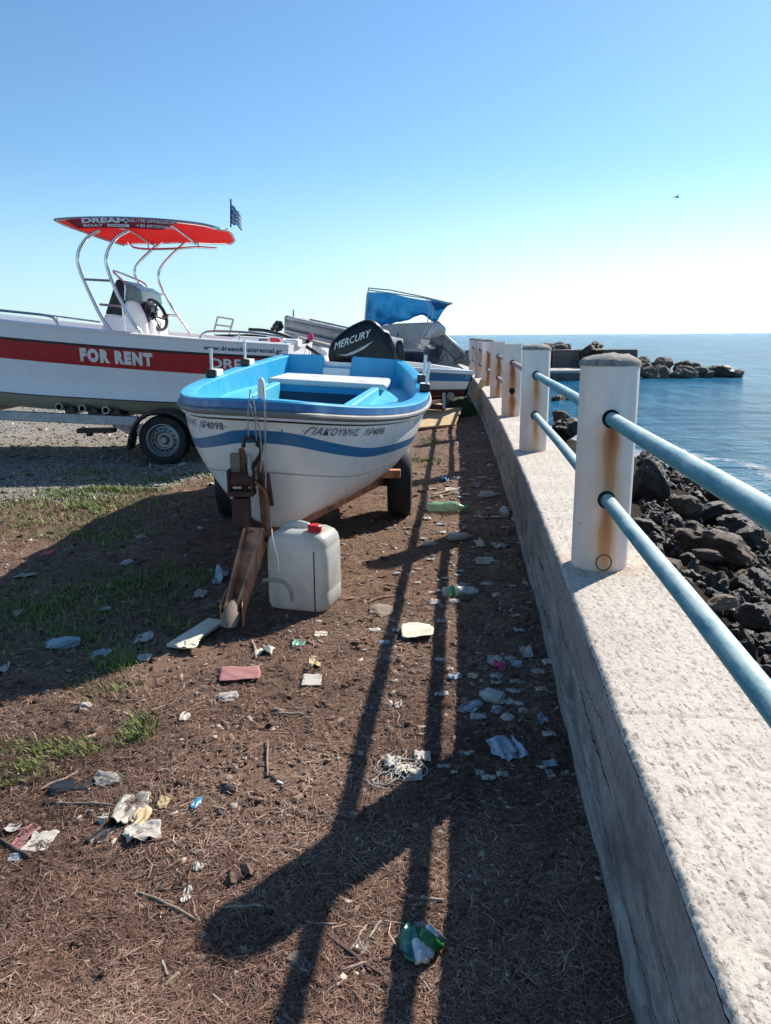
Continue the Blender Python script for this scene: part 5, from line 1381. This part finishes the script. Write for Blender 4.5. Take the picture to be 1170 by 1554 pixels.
F = np.stack([np.stack([b_, b_+1, b_+3, b_+2], 1), np.stack([b_+2, b_+3, b_+5, b_+4], 1)], 1).reshape(-1, 4)
tn = np.repeat(np.clip(NP.normal(.45, .2, n)+.35*(NP.random(n) < A[:, 3]), 0, 1), 6)
fast_mesh('grass', V.reshape(-1, 3), F, tn, 'grass', 'short patchy green and straw coloured grass', 'grass')

# ------------------------------------------------------------------ rubbish, each piece a thing
def wsize(px, py, w_, h_):
    c = G(px, py); d = Vector((c.x, c.y, -CH)); L = d.length; s = L/FPX
    return c, w_*s, h_*s/(CH/L)
def scrap(px, py, w_, h_, m, name, label, cat, amp=.012, rot=0., seed=None, rag=.3, n=15, group=None, lift=.004, rect=False):
    c, W, Hh = wsize(px, py, w_, h_); seed = seed if seed is not None else px*.37+py*.11
    rows = []; zz = hz(c.x, c.y)
    Hh = min(Hh, W*2.2)
    for i in range(n):
        r = []
        for j in range(n):
            u, v = i/(n-1)*2-1, j/(n-1)*2-1
            if not rect:
                q = max(abs(u), abs(v)); l = math.hypot(u, v)
                if l > 0: k = q/l*.45+.55; u, v = u*k, v*k
            a = math.atan2(v, u); e = 1-rag*(.5+.5*fbm(math.cos(a)*1.6+seed, math.sin(a)*1.6, seed, 3))*max(abs(i/(n-1)*2-1), abs(j/(n-1)*2-1))
            X, Y = u*e*W/2, v*e*Hh/2
            X, Y = X*math.cos(rot)-Y*math.sin(rot), X*math.sin(rot)+Y*math.cos(rot)
            fa = seed*2.7; fu = u*math.cos(fa)+v*math.sin(fa); Z = zz+lift+amp*.62*(abs(fbm(fu*1.3+seed, seed, v*.35, 2))*1.6+.30*abs(N(fu*3.1+v*.8, v*1.1, seed))+.12*fbm(u*3, v*3+seed, 1, 2))
            r.append((c.x+X, c.y+Y, Z))
        rows.append(r)
    o = MB().grid(rows).build(name, m, ang=50, solid=.0008)
    return tag(o, label, cat, group)
def stick(p0, p1, r, m, label, name='stick', cat='stick', bend=.02, lift=None, group='dry sticks and twigs on the ground'):
    a, b = G(*p0), G(*p1); n = 9; path = []; L = (b-a).length; sd = p0[0]*.31
    for k in range(n):
        t_ = k/(n-1); q = a.lerp(b, t_); d = (b-a).normalized(); o = Vector((-d.y, d.x, 0))
        q += o*bend*L*2*(fbm(t_*2.2+sd, sd, 0, 2)); q.z = hz(q.x, q.y)+r*.9+(lift or 0)*t_+.004+r*.6*N(t_*5, sd); path.append(q)
    rs = [r*(.75+.35*N(k*.9, sd)+.25) for k in range(n)]; rs[0] *= .6; rs[-1] *= .55
    return tag(MB().tube(path, rs, 8).build(name, m, ang=70), label, cat, group)
def stone(px, py, w_, h_, m, label, flat=.5, name='stone', cat='stone', group=None, s=0):
    c, W, D = wsize(px, py, w_, h_); D = min(D, W*1.3)
    me = protos['rock_sea'][s % 4].copy(); me.materials.clear(); me.materials.append(M[m]); me.name = name
    o = bpy.data.objects.new(name, me); COL.objects.link(o); o.scale = (W/2*1.15, D/2*1.05, W/2*flat); o.rotation_euler = (0, 0, px*.7)
    o.location = (c.x, c.y, hz(c.x, c.y)+W*.22*flat); return tag(o, label, cat, group)
def bottle(px, py, len_, dia, yaw, label, body='clear', cap=None, crush=.35, name='plastic_bottle', wrap=None, tilt=0.):
    c = G(px, py); s = c.length/FPX; s = math.hypot(c.length, CH)/FPX; L, r = len_*s, dia*s/2
    t_ = thing(name, label, 'bottle', (c.x, c.y, hz(c.x, c.y)+r*.72), (0, tilt, yaw))
    prof = [(.0005, -.5), (.7, -.49), (.97, -.46), (1, -.42), (.93, -.3), (1, -.26), (.93, -.12), (1, -.06), (.95, .05), (1, .12), (.96, .2), (.7, .33), (.38, .42), (.33, .44), (.33, .5), (.0005, .5)]
    mb = MB(); mb.lathe([(a*r, b*L) for a, b in prof], 22, 'X'); sd = px*.13
    mb.v = [(x, y*(1+crush*.5*N(x/r*.6, sd, 1)), z*(1-crush*(.45+.6*N(x/r*.5, sd)))+crush*r*.25*N(x/r*.9, y/r, sd)) for x, y, z in mb.v]
    mb.build('bottle_body', body, t_, local=True, ang=50)
    if cap: MB().tube([(L*.47, 0, 0), (L*.54, 0, 0)], r*.36, 14).build('bottle_cap', cap, t_, local=True) if False else MB().tube([(L*.47, 0, 0), (L*.54, 0, 0)], r*.36, 14).build('bottle_cap', cap, t_, local=True)
    if wrap:
        w2 = MB(); w2.lathe([(r*1.02, -.22*L), (r*1.03, -.02*L)], 22, 'X'); w2.v = [(x, y*(1+crush*.5*N(x/r*.6, sd, 1)), z*(1-crush*(.45+.6*N(x/r*.5, sd)))) for x, y, z in w2.v]
        w2.build('bottle_label', wrap, t_, local=True)
    return t_

# sunlit strip and shade beside the wall, far to near
scrap(687, 742, 34, 7, 'paper', 'paper_scrap', 'flat pinkish white paper strip by the bleached sticks below the wall shadow edge', 'paper', .02)
stick((655, 752), (703, 740), .012, 'palestick', 'long bleached stick beside the pinkish paper strip')
stick((655, 757), (690, 748), .010, 'stick', 'shorter brown stick under the long bleached stick')
bottle(676, 778, 62, 20, R(-8), 'long crushed clear and green plastic bottle lying across the shadow of the railing', 'clear_green', 'green_plastic', .45)
bottle(740, 761, 24, 13, R(10), 'bluish crushed plastic bottle in the shade halfway to the wall', 'clear', None, .4)
bottle(765, 791, 30, 15, R(80), 'clear plastic bottle lying along the foot of the wall', 'clear', None, .2)
scrap(779, 800, 9, 18, 'film', 'plastic_scrap', 'translucent strip beside the bottle at the foot of the wall', 'plastic', .03)
scrap(673, 728, 16, 8, 'blue_tag', 'plastic_scrap', 'small blue plastic rag at the crossing of the far rail shadows', 'plastic', .05)
o = bottle(652, 829, 22, 9, R(4), 'small white crushed cup lying left of the grey bottle', 'paper', None, .25, 'paper_cup')
bottle(697, 822, 36, 15, R(6), 'grey dusty plastic bottle half in the wall shadow', 'film', None, .3)
stone(704, 804, 8, 6, 'stone', 'small round pebble right above the grey dusty bottle', .7, s=1)
scrap(735, 855, 46, 12, 'film', 'plastic_scrap', 'torn grey plastic sheet spread in the wall shade', 'plastic', .03, rag=.6)
scrap(760, 838, 40, 10, 'film', 'plastic_scrap', 'pale shredded plastic strip behind the torn grey sheet', 'plastic', .03, rag=.7)
scrap(728, 832, 16, 12, 'paper', 'paper_scrap', 'whitish crumpled wrapper in the wall shade left of the shredded strip', 'paper', .04)
bottle(688, 904, 34, 20, R(14), 'clear bottle with bright green label at the edge of the wall shadow', 'clear', None, .4, wrap='green_plastic')
bottle(711, 903, 30, 15, R(-8), 'dark clear bottle neck joined end to end beside the green labelled bottle', 'clear', 'black', .2)
stone(752, 911, 13, 7, 'stone', 'brownish egg shaped pebble in shade right of the two bottles', .7, s=2)
scrap(737, 889, 20, 6, 'paper', 'paper_scrap', 'narrow pale card in shade above the egg shaped pebble', 'paper', .006)
scrap(796, 898, 11, 12, 'film', 'plastic_scrap', 'small pale film scrap touching the wall foot', 'plastic', .02)
tag(stone(576, 931, 46, 13, 'wood_grey', '', .25, 'driftwood', 'driftwood', s=3), 'grey weathered lump of driftwood left of the cream foam slab', 'driftwood')
scrap(631, 963, 58, 25, 'foam', 'foam_slab', 'cream foam slab lying between the two rail shadows', 'foam', .018, rag=.28, seed=4.2, lift=.02)
scrap(752, 1016, 34, 22, 'film', 'plastic_scrap', 'crumpled clear film behind the magenta wrapper', 'plastic', .03, rag=.5)
scrap(758, 1025, 20, 14, 'pink', 'sweet_wrapper', 'bright magenta wrapper in the wall shade', 'wrapper', .03)
scrap(781, 1025, 24, 18, 'cloth_blue', 'plastic_scrap', 'lilac grey film scrap right of the magenta wrapper', 'plastic', .03, rag=.6)
scrap(797, 1008, 22, 18, 'paper', 'paper_scrap', 'white crumpled tissue above right of the magenta wrapper', 'paper', .035)
scrap(754, 1039, 18, 8, 'paper', 'paper_scrap', 'thin white paper wedge below the magenta wrapper', 'paper', .008)
scrap(716, 1036, 24, 8, 'cream', 'paper_scrap', 'beige torn paper at the edge of the wall shadow', 'paper', .01, rag=.5)
scrap(712, 1083, 32, 20, 'cloth_blue', 'plastic_scrap', 'pale folded film left of the clear cup', 'plastic', .02, rot=-.5)
scrap(704, 1076, 14, 12, 'pinkcard', 'paper_scrap', 'pink printed scrap tucked behind the pale folded film', 'paper', .02)
bottle(745, 1073, 36, 26, R(150), 'clear crushed drinking cup in the wall shade', 'clear', None, .45, 'plastic_cup')
stone(752, 1086, 13, 14, 'stone', 'pinkish round stone against the clear cup', .7, s=0)
stone(771, 1103, 26, 11, 'stone', 'flat oblong grey stone below the clear cup', .45, s=1)
scrap(786, 1084, 18, 10, 'paper', 'paper_scrap', 'curled white strip right of the clear cup', 'paper', .015, rag=.6)
scrap(793, 1095, 18, 8, 'paper', 'paper_scrap', 'second curled strip just below the first, right of the clear cup', 'paper', .015, rag=.6)
scrap(822, 1114, 14, 18, 'cloth_blue', 'paper_scrap', 'small upright pale scrap near the wall right of the oblong stone', 'paper', .03)
scrap(830, 1028, 22, 10, 'paper', 'paper_scrap', 'pale scrap at the wall foot level with the magenta wrapper', 'paper', .015, rag=.6)
scrap(768, 1150, 58, 40, 'cloth_blue', 'rag', 'crumpled pale blue rag in the wall shade', 'rag', .035, rag=.45, rot=.3)
scrap(705, 1152, 36, 10, 'film', 'plastic_scrap', 'shredded white fibres between the white string tangle and the blue rag', 'plastic', .02, rag=.75)
scrap(833, 1194, 11, 22, 'paper', 'paper_scrap', 'small upright white packet near the wall below the blue rag', 'paper', .008, rect=True, rag=.1)
# string tangle
tg = thing('string_tangle', 'tangle of white net and wire loops where the big post shadow meets the rail shadow', 'tangle', G(608, 1178))
for k in range(9):
    c, W, D = wsize(606+rnd.uniform(-22, 22), 1176+rnd.uniform(-16, 14), rnd.uniform(26, 50), rnd.uniform(14, 30)); pth = []
    a0 = rnd.random()*6
    for i in range(22):
        a = a0+i*.34; q = c+Vector((W/2*math.cos(a)*(1+.3*N(i*.3, k)), D/2*math.sin(a*1.07), 0)); q.z = hz(q.x, q.y)+.008+.018*abs(N(i*.4, k, 2)); pth.append(q)
    MB().tube(pth, .0022 if k % 2 else .0012, 6, cap=False).build('string_loop', 'rope' if k % 2 else 'paper', tg, ang=180)
for px, py, w_ in ((612, 1180, 26), (628, 1188, 22), (596, 1168, 22), (640, 1158, 24)):
    c, W, D = wsize(px, py, w_, 14); rows = []
    for i in range(9):
        rows.append([Vector((c.x+W*(i/8-.5), c.y+D*(j/8-.5)*(1+.3*N(i, j, px)), hz(c.x, c.y)+.008+.02*abs(fbm(i*.4, j*.4, px, 3)))) for j in range(9)])
    MB().grid(rows).build('net_shred', 'paper', tg, solid=.001)
wtube('flat_tape', [G(553, 1182, .012), G(566, 1192, .014), G(582, 1197, .012), G(598, 1199, .012)], .0045, 'film', tg)
# sunlit soil, right to left
scrap(604, 1077, 12, 10, 'paper', 'paper_scrap', 'tiny white scrap alone between the rail shadow and the white card', 'paper', .02)
scrap(474, 1036, 30, 17, 'paper', 'card_scrap', 'torn white card lying flat in the sun right of the pink card', 'card', .004, rect=True, rag=.12, lift=.012)
scrap(365, 1028, 62, 20, 'pinkcard', 'card_scrap', 'faded pink card lying in the sun below the plank end', 'card', .01, rect=True, rag=.12, rot=.15, lift=.012)
scrap(347, 1060, 34, 18, 'paper', 'paper_scrap', 'crumpled white tissue just below the pink card', 'paper', .03, rag=.4)
scrap(404, 991, 34, 12, 'foam', 'paper_scrap', 'curled off white scrap above the pink card', 'paper', .03, rag=.5)
scrap(454, 979, 24, 12, 'teal', 'plastic_scrap', 'small teal green scrap right of the jerrycan shadow', 'plastic', .015, rag=.4)
scrap(487, 963, 24, 8, 'foam', 'paper_scrap', 'flat white lid-like scrap right of the teal scrap', 'paper', .008)
scrap(478, 1008, 34, 22, 'cream', 'leaf_litter', 'pale dried leaf heap above the white card', 'leaf', .02, rag=.7)
stick((406, 1126), (407, 1184), .0042, 'stick', 'thin upright-looking twig standing alone in the middle of the sunlit soil', bend=.008)
stick((425, 1088), (463, 1088), .005, 'palestick', 'short bleached twig left of the tiny white scrap')
stick((385, 976), (390, 1002), .006, 'palestick', 'short curved twig right of the plank')
stick((600, 905), (560, 918), .006, 'stick', 'brown twig above the driftwood lump')
# plank by the drawbar
pk = MB(); a, b = G(268, 988), G(330, 946); a.z = hz(a.x, a.y)+.018; b.z = hz(b.x, b.y)+.02
pk.beam(a, b, .10, .016); tag(pk.build('plank', 'foam', bevel=.003), 'weathered pale board lying left of the drawbar, its near end in the sun', 'plank')
scrap(288, 986, 36, 14, 'foam', 'foam_scrap', 'bright white broken piece at the near end of the pale board', 'foam', .02, rag=.3, lift=.03)
# left, in the shade of the boat
stone(101, 980, 37, 32, 'cloth_blue', 'largest pale stone in the boat shadow at left', .5, s=0)
scrap(157, 995, 30, 13, 'cloth_blue', 'plastic_scrap', 'bluish crumpled scrap right of the largest pale stone', 'plastic', .03)
stone(159, 1007, 12, 8, 'stone', 'small pebble just below the bluish crumpled scrap', .6, s=2)
scrap(220, 970, 26, 16, 'paper', 'paper_scrap', 'white folded scrap in shade left of the pale board', 'paper', .03)
scrap(220, 1000, 24, 12, 'paper', 'paper_scrap', 'grey white scrap below the white folded scrap', 'paper', .02)
scrap(5, 1023, 18, 16, 'paper', 'paper_scrap', 'pale scrap at the left edge in the boat shadow', 'paper', .03)
scrap(305, 908, 20, 16, 'paper', 'paper_scrap', 'bright white scrap left of the drawbar in shade', 'paper', .04)
scrap(335, 886, 24, 18, 'cloth_blue', 'plastic_scrap', 'crumpled bluish ball close to the drawbar in shade', 'plastic', .07)
stone(160, 930, 14, 7, 'stone', 'small lone pale pebble above the bluish crumpled scrap', .5, s=3)
scrap(30, 935, 12, 22, 'paper', 'paper_scrap', 'thin pale twist of paper standing in the shaded grass', 'paper', .03)
scrap(40, 873, 40, 8, 'film', 'plastic_scrap', 'whitish film shred at the upper edge of the boat shadow', 'plastic', .02, rag=.7)
scrap(73, 836, 22, 7, 'red_plastic', 'plastic_scrap', 'red plastic scrap on the sunlit side of the boat shadow edge', 'plastic', .02)
stone(192, 859, 16, 9, 'stone', 'tan pebble in the shade above the dark grass', .5, s=1)
stone(214, 817, 14, 8, 'stone', 'tan pebble in the shade right of the lit grass', .5, s=2)
stone(306, 805, 10, 7, 'stone', 'small grey pebble in the shade left of the trailer tyre', .6, s=0)
stone(278, 707, 12, 6, 'stone', 'pale pebble right beside the hire trailer wheel', .6, s=3)
scrap(240, 736, 26, 5, 'film', 'plastic_scrap', 'pale film strip on the ground below the hire trailer wheel', 'plastic', .02)
scrap(325, 736, 20, 5, 'film', 'plastic_scrap', 'bright strip of film left of the blue boat trailer tyre', 'plastic', .03)
stone(133, 1075, 14, 9, 'stone', 'rounded pale pebble at the sunny edge of the boat shadow', .8, s=1)
scrap(282, 1092, 16, 12, 'paper', 'paper_scrap', 'small white tuft of paper above the grass tuft', 'paper', .02)
# heap at left
scrap(110, 1190, 66, 26, 'black_bag', 'bin_liner', 'torn black plastic sheet beside the white crumpled film', 'plastic', .02, rag=.35)
scrap(165, 1183, 50, 20, 'film', 'plastic_scrap', 'white crumpled film joined to the torn black sheet', 'plastic', .025, rag=.5)
scrap(198, 1227, 52, 44, 'film', 'plastic_bag', 'large crumpled cream plastic bag in the rubbish heap', 'bag', .035, rag=.35)
scrap(216, 1240, 26, 26, 'cream', 'foam_scrap', 'yellowish foam bits under the right side of the cream bag', 'foam', .02, rag=.5)
scrap(160, 1262, 28, 46, 'black_bag', 'bin_liner', 'narrow black plastic flap hanging from the cream bag', 'plastic', .015, rot=-.55, rag=.4)
scrap(158, 1240, 12, 18, 'paper', 'paper_scrap', 'small white fold at the left side of the cream bag', 'paper', .02)
scrap(216, 1264, 60, 30, 'paper', 'plastic_bag', 'white crumpled bag below the large cream bag', 'bag', .03, rot=.35, rag=.35)
scrap(250, 1217, 18, 28, 'cream', 'foam_scrap', 'cream wedge of foam standing right of the cream bag', 'foam', .03, rag=.3)
scrap(300, 1222, 12, 14, 'blue_tag', 'plastic_tag', 'tiny bright blue tag right of the foam wedge', 'tag', .01, rect=True, rag=.1)
tag(stone(312, 1247, 18, 30, 'stick', '', .5, 'bark_chunk', 'bark', s=2), 'pale chunk of bark below the blue tag', 'bark')
stick((322, 1230), (343, 1232), .004, 'palestick', 'short bleached stick lying over the pale bark chunk')
stick((86, 1216), (172, 1222), .0045, 'wood_grey', 'grey straight stick pointing at the cream bag from the left')
stick((62, 1192), (120, 1168), .004, 'palestick', 'slanting pale stick behind the torn black sheet')
stick((0, 1268), (48, 1300), .006, 'darkstick', 'thick dark stick crossing the pink paper at the left edge')
scrap(38, 1265, 30, 34, 'pinkcard', 'card_scrap', 'dusty pink card under the dark stick at the left edge', 'card', .012, rag=.4)
scrap(61, 1274, 40, 26, 'paper', 'paper_scrap', 'white torn paper against the dusty pink card', 'paper', .02, rag=.35, rect=True)
scrap(20, 1252, 22, 12, 'stone', 'paper_scrap', 'dull beige scrap above the dusty pink card', 'paper', .02)
scrap(22, 1297, 18, 8, 'cloth_blue', 'paper_scrap', 'grey lavender shred below the dark stick', 'paper', .01)
stick((205, 1280), (330, 1252), .0028, 'darkstick', 'long thin dark twig curving below the white bag', bend=.05)
stick((210, 1346), (300, 1387), .0046, 'wood_grey', 'broad split grey stick left of the post shadow tip')
stick((238, 1343), (282, 1342), .003, 'darkstick', 'thin dark twig above the broad split stick')
scrap(284, 1352, 14, 22, 'paper', 'paper_scrap', 'upright white paper triangle above the broad split stick', 'paper', .02, rag=.2)
scrap(301, 1314, 16, 10, 'film', 'plastic_scrap', 'pale crumpled film above the white triangle', 'plastic', .02)
tag(stone(320, 1385, 16, 32, 'bark', '', .6, 'bark_chunk', 'bark', s=1), 'upright curl of reddish bark at the tip of the big post shadow', 'bark')
scrap(368, 1322, 58, 26, 'bark', 'dry_leaf', 'long curled brown leaf above the post shadow', 'leaf', .03, rag=.6, rot=.5)
stick((342, 1371), (402, 1373), .004, 'palestick', 'pale stick lying into the top of the post shadow')
stick((185, 1447), (214, 1428), .004, 'wood_grey', 'short dark grey stick lower left below the broad split stick')
stick((246, 1448), (254, 1470), .0036, 'palestick', 'pale stub of wood right of the short grey stick')
stick((250, 1487), (272, 1466), .005, 'wood_grey', 'rough stub of wood just below the pale stub')
stick((138, 1387), (176, 1384), .0032, 'darkstick', 'thin dark twig alone on the soil at left')
stick((80, 1368), (102, 1358), .003, 'palestick', 'bleached flake-like twig at far left of the lower soil')
stick((322, 1500), (338, 1514), .003, 'palestick', 'short pale twig near the bottom left of the post shadow')
tag(stone(345, 1200, 34, 8, 'darkstick', '', .4, 'bark_chunk', 'bark', s=0), 'flat blackish bark flake in the sun above the curled leaf', 'bark')
# between the shadows
scrap(556, 1436, 30, 20, 'film', 'feather', 'greyish feather-like scrap inside the sunlit wedge between two shadows', 'feather', .01, rag=.4, rot=.9)
stick((560, 1425), (580, 1398), .003, 'film', 'pale quill leaning up from the greyish feather scrap')
stick((496, 1418), (582, 1482), .0038, 'darkstick', 'long dark red twig crossing the sunlit wedge')
stick((522, 1472), (556, 1460), .004, 'palestick', 'pale stick beside the lower end of the dark red twig')
stick((532, 1440), (560, 1402), .0028, 'palestick', 'thin straw right of the dark red twig')
tag(stone(448, 1452, 26, 24, 'wood_grey', '', .4, 'bark_chunk', 'bark', s=2), 'grey bark chunk at the lower edge of the post shadow', 'bark')
stick((466, 1400), (514, 1401), .003, 'palestick', 'thin pale straw on the right rim of the post shadow')
stick((638, 1372), (672, 1378), .005, 'palestick', 'pale wood sliver above the crushed can')
# crushed can
cc, W, D = wsize(640, 1443, 62, 46)
cn = thing('crushed_can', 'flattened multicoloured drink can with shiny lid on a strip of sun', 'can', (cc.x, cc.y, hz(cc.x, cc.y)))
def cl(x, y, z): return (x, y, z)
rows = []; mis = []
for i in range(15):
    r = []
    for j in range(13):
        u, v = i/14*2-1, j/12*2-1
        k = math.sqrt(max(0, 1-.5*v*v)); uu = u*k; vv = v*math.sqrt(max(0, 1-.5*u*u))
        r.append((W*.36*uu-W*.10, D*.5*vv, .022+.020*(1-u*u)*(1-v*v)+.010*fbm(u*2.3, v*2.3, 3, 4)))
    rows.append(r)
mb = MB(); mb.grid(rows)
for k in range(len(mb.f)):
    i, j = divmod(k, 12); q = fbm(i*.23, j*.21, 5, 2)
    mb.m[k] = 1 if j < 5 and i > 4 else (2 if j > 9 and i > 7 else 0)
mb.build('can_body', ['can_blue', 'letter_white', 'pinkcard'], cn, local=True, solid=.012)
e_ = Euler((R(-48), R(20), R(-35)))
lid = MB(); lid.lathe([(.0005, .004), (.018, .003), (.021, .001), (.0235, .006), (.027, .006), (.0285, .0), (.028, -.004)], 24); lid.v = [tuple(e_.to_matrix() @ Vector(v)+Vector((W*.28, .004, .046))) for v in lid.v]
lid.build('can_lid', 'alu', cn, local=True)
sl_ = MB(); sl_.lathe([(.028, -.004), (.031, -.012), (.030, -.026), (.026, -.030)], 24); sl_.v = [tuple(e_.to_matrix() @ Vector((v[0], v[1], v[2]))+Vector((W*.28+.002*N(v[0]*90, v[1]*90), .004, .046))) for v in sl_.v]
sl_.build('can_shoulder', 'can_green', cn, local=True, solid=.001)
tabm = MB(); tabm.box((W*.28, .002, .050), (.014, .008, .002), tuple(e_)); tabm.build('pull_tab', 'motor_silver', cn, local=True)
# more scattered twigs and pale scraps nobody would single out
def near_free(x, y): return x < wx(y)-.03
for i in range(46):
    y = 1.25+3.6*rnd.random()**1.3; x = -.5*y+rnd.random()*(wx(y)+.5*y-.05); a = rnd.random()*3.14; L = rnd.uniform(.02, .075)*(.7+.2*y)
    m = rnd.choice(['stick', 'darkstick', 'palestick', 'stick']); r = rnd.uniform(.0011, .0026)*(.7+.2*y); pth = []
    for k in range(6):
        t_ = k/5-.5; q = Vector((x+math.cos(a)*L*t_, y+math.sin(a)*L*t_+.1*L*math.sin(k*1.3+i), 0)); q.z = hz(q.x, q.y)+r+.003; pth.append(q)
    lab = {'stick': 'small brown twig among the dry needles on the soil', 'darkstick': 'small dark twig among the dry needles on the soil', 'palestick': 'small bleached twig among the dry needles on the soil'}[m]
    tag(MB().tube(pth, [r*.7, r, r, r*.9, r*.8, r*.4], 6).build('twig', m, ang=180), lab, 'twig', 'small twigs strewn on the soil')
for i in range(85):
    y = 2.2+5.5*rnd.random()**1.2; x = wx(y)-.06-.75*rnd.random()**1.3*(1 if y > 3 else .55); s = rnd.uniform(.012, .035)*(.7+.13*y); sd = i*1.7; rows = []
    for a in range(7): rows.append([(x+s*(a/6-.5)*1.6+s*.25*N(a, b, sd), y+s*(b/6-.5)*(1.2+.8*N(sd, 2))+s*.25*N(b, a, sd+3), hz(x, y)+.006+s*.45*abs(fbm(a*.35+sd, b*.35, 1, 2))) for b in range(7)])
    m = rnd.choice(['film', 'cloth_blue', 'paper', 'stone'])
    lab = {'film': 'small dull film shred in the litter along the wall', 'cloth_blue': 'small bluish shred in the litter along the wall', 'paper': 'small white paper shred in the litter along the wall', 'stone': 'small grey beige shred in the litter along the wall'}[m]
    tag(MB().grid(rows).build('litter_scrap', m, solid=.001), lab, 'scrap', 'small shreds in the litter along the wall')

# ------------------------------------------------------------------ gull
gp = P(1027, 299, 60); gl = thing('gull', 'tiny gull flying far off in the empty sky at right', 'bird', gp)
mb = MB(); mb.tube(smooth_path([gp+Vector((-.17, 0, .03)), gp+Vector((-.05, 0, .0)), gp+Vector((.08, 0, -.02)), gp+Vector((.2, 0, -.01))], 4), [.01, .03, .045, .055, .06, .058, .055, .05, .045, .04, .03, .022, .012], 10)
mb.build('body', 'grille', gl)
for s in (-1, 1):
    mb = MB(); rows = [[gp+Vector((.06-.05*k, s*(.05+.13*k), .02+.06*k-.012*k*k)), gp+Vector((-.07-.03*k+.012*k*k, s*(.05+.13*k), .015+.06*k-.012*k*k))] for k in range(5)]
    mb.grid(rows); mb.build('wing', 'motor_silver', gl, solid=.012)
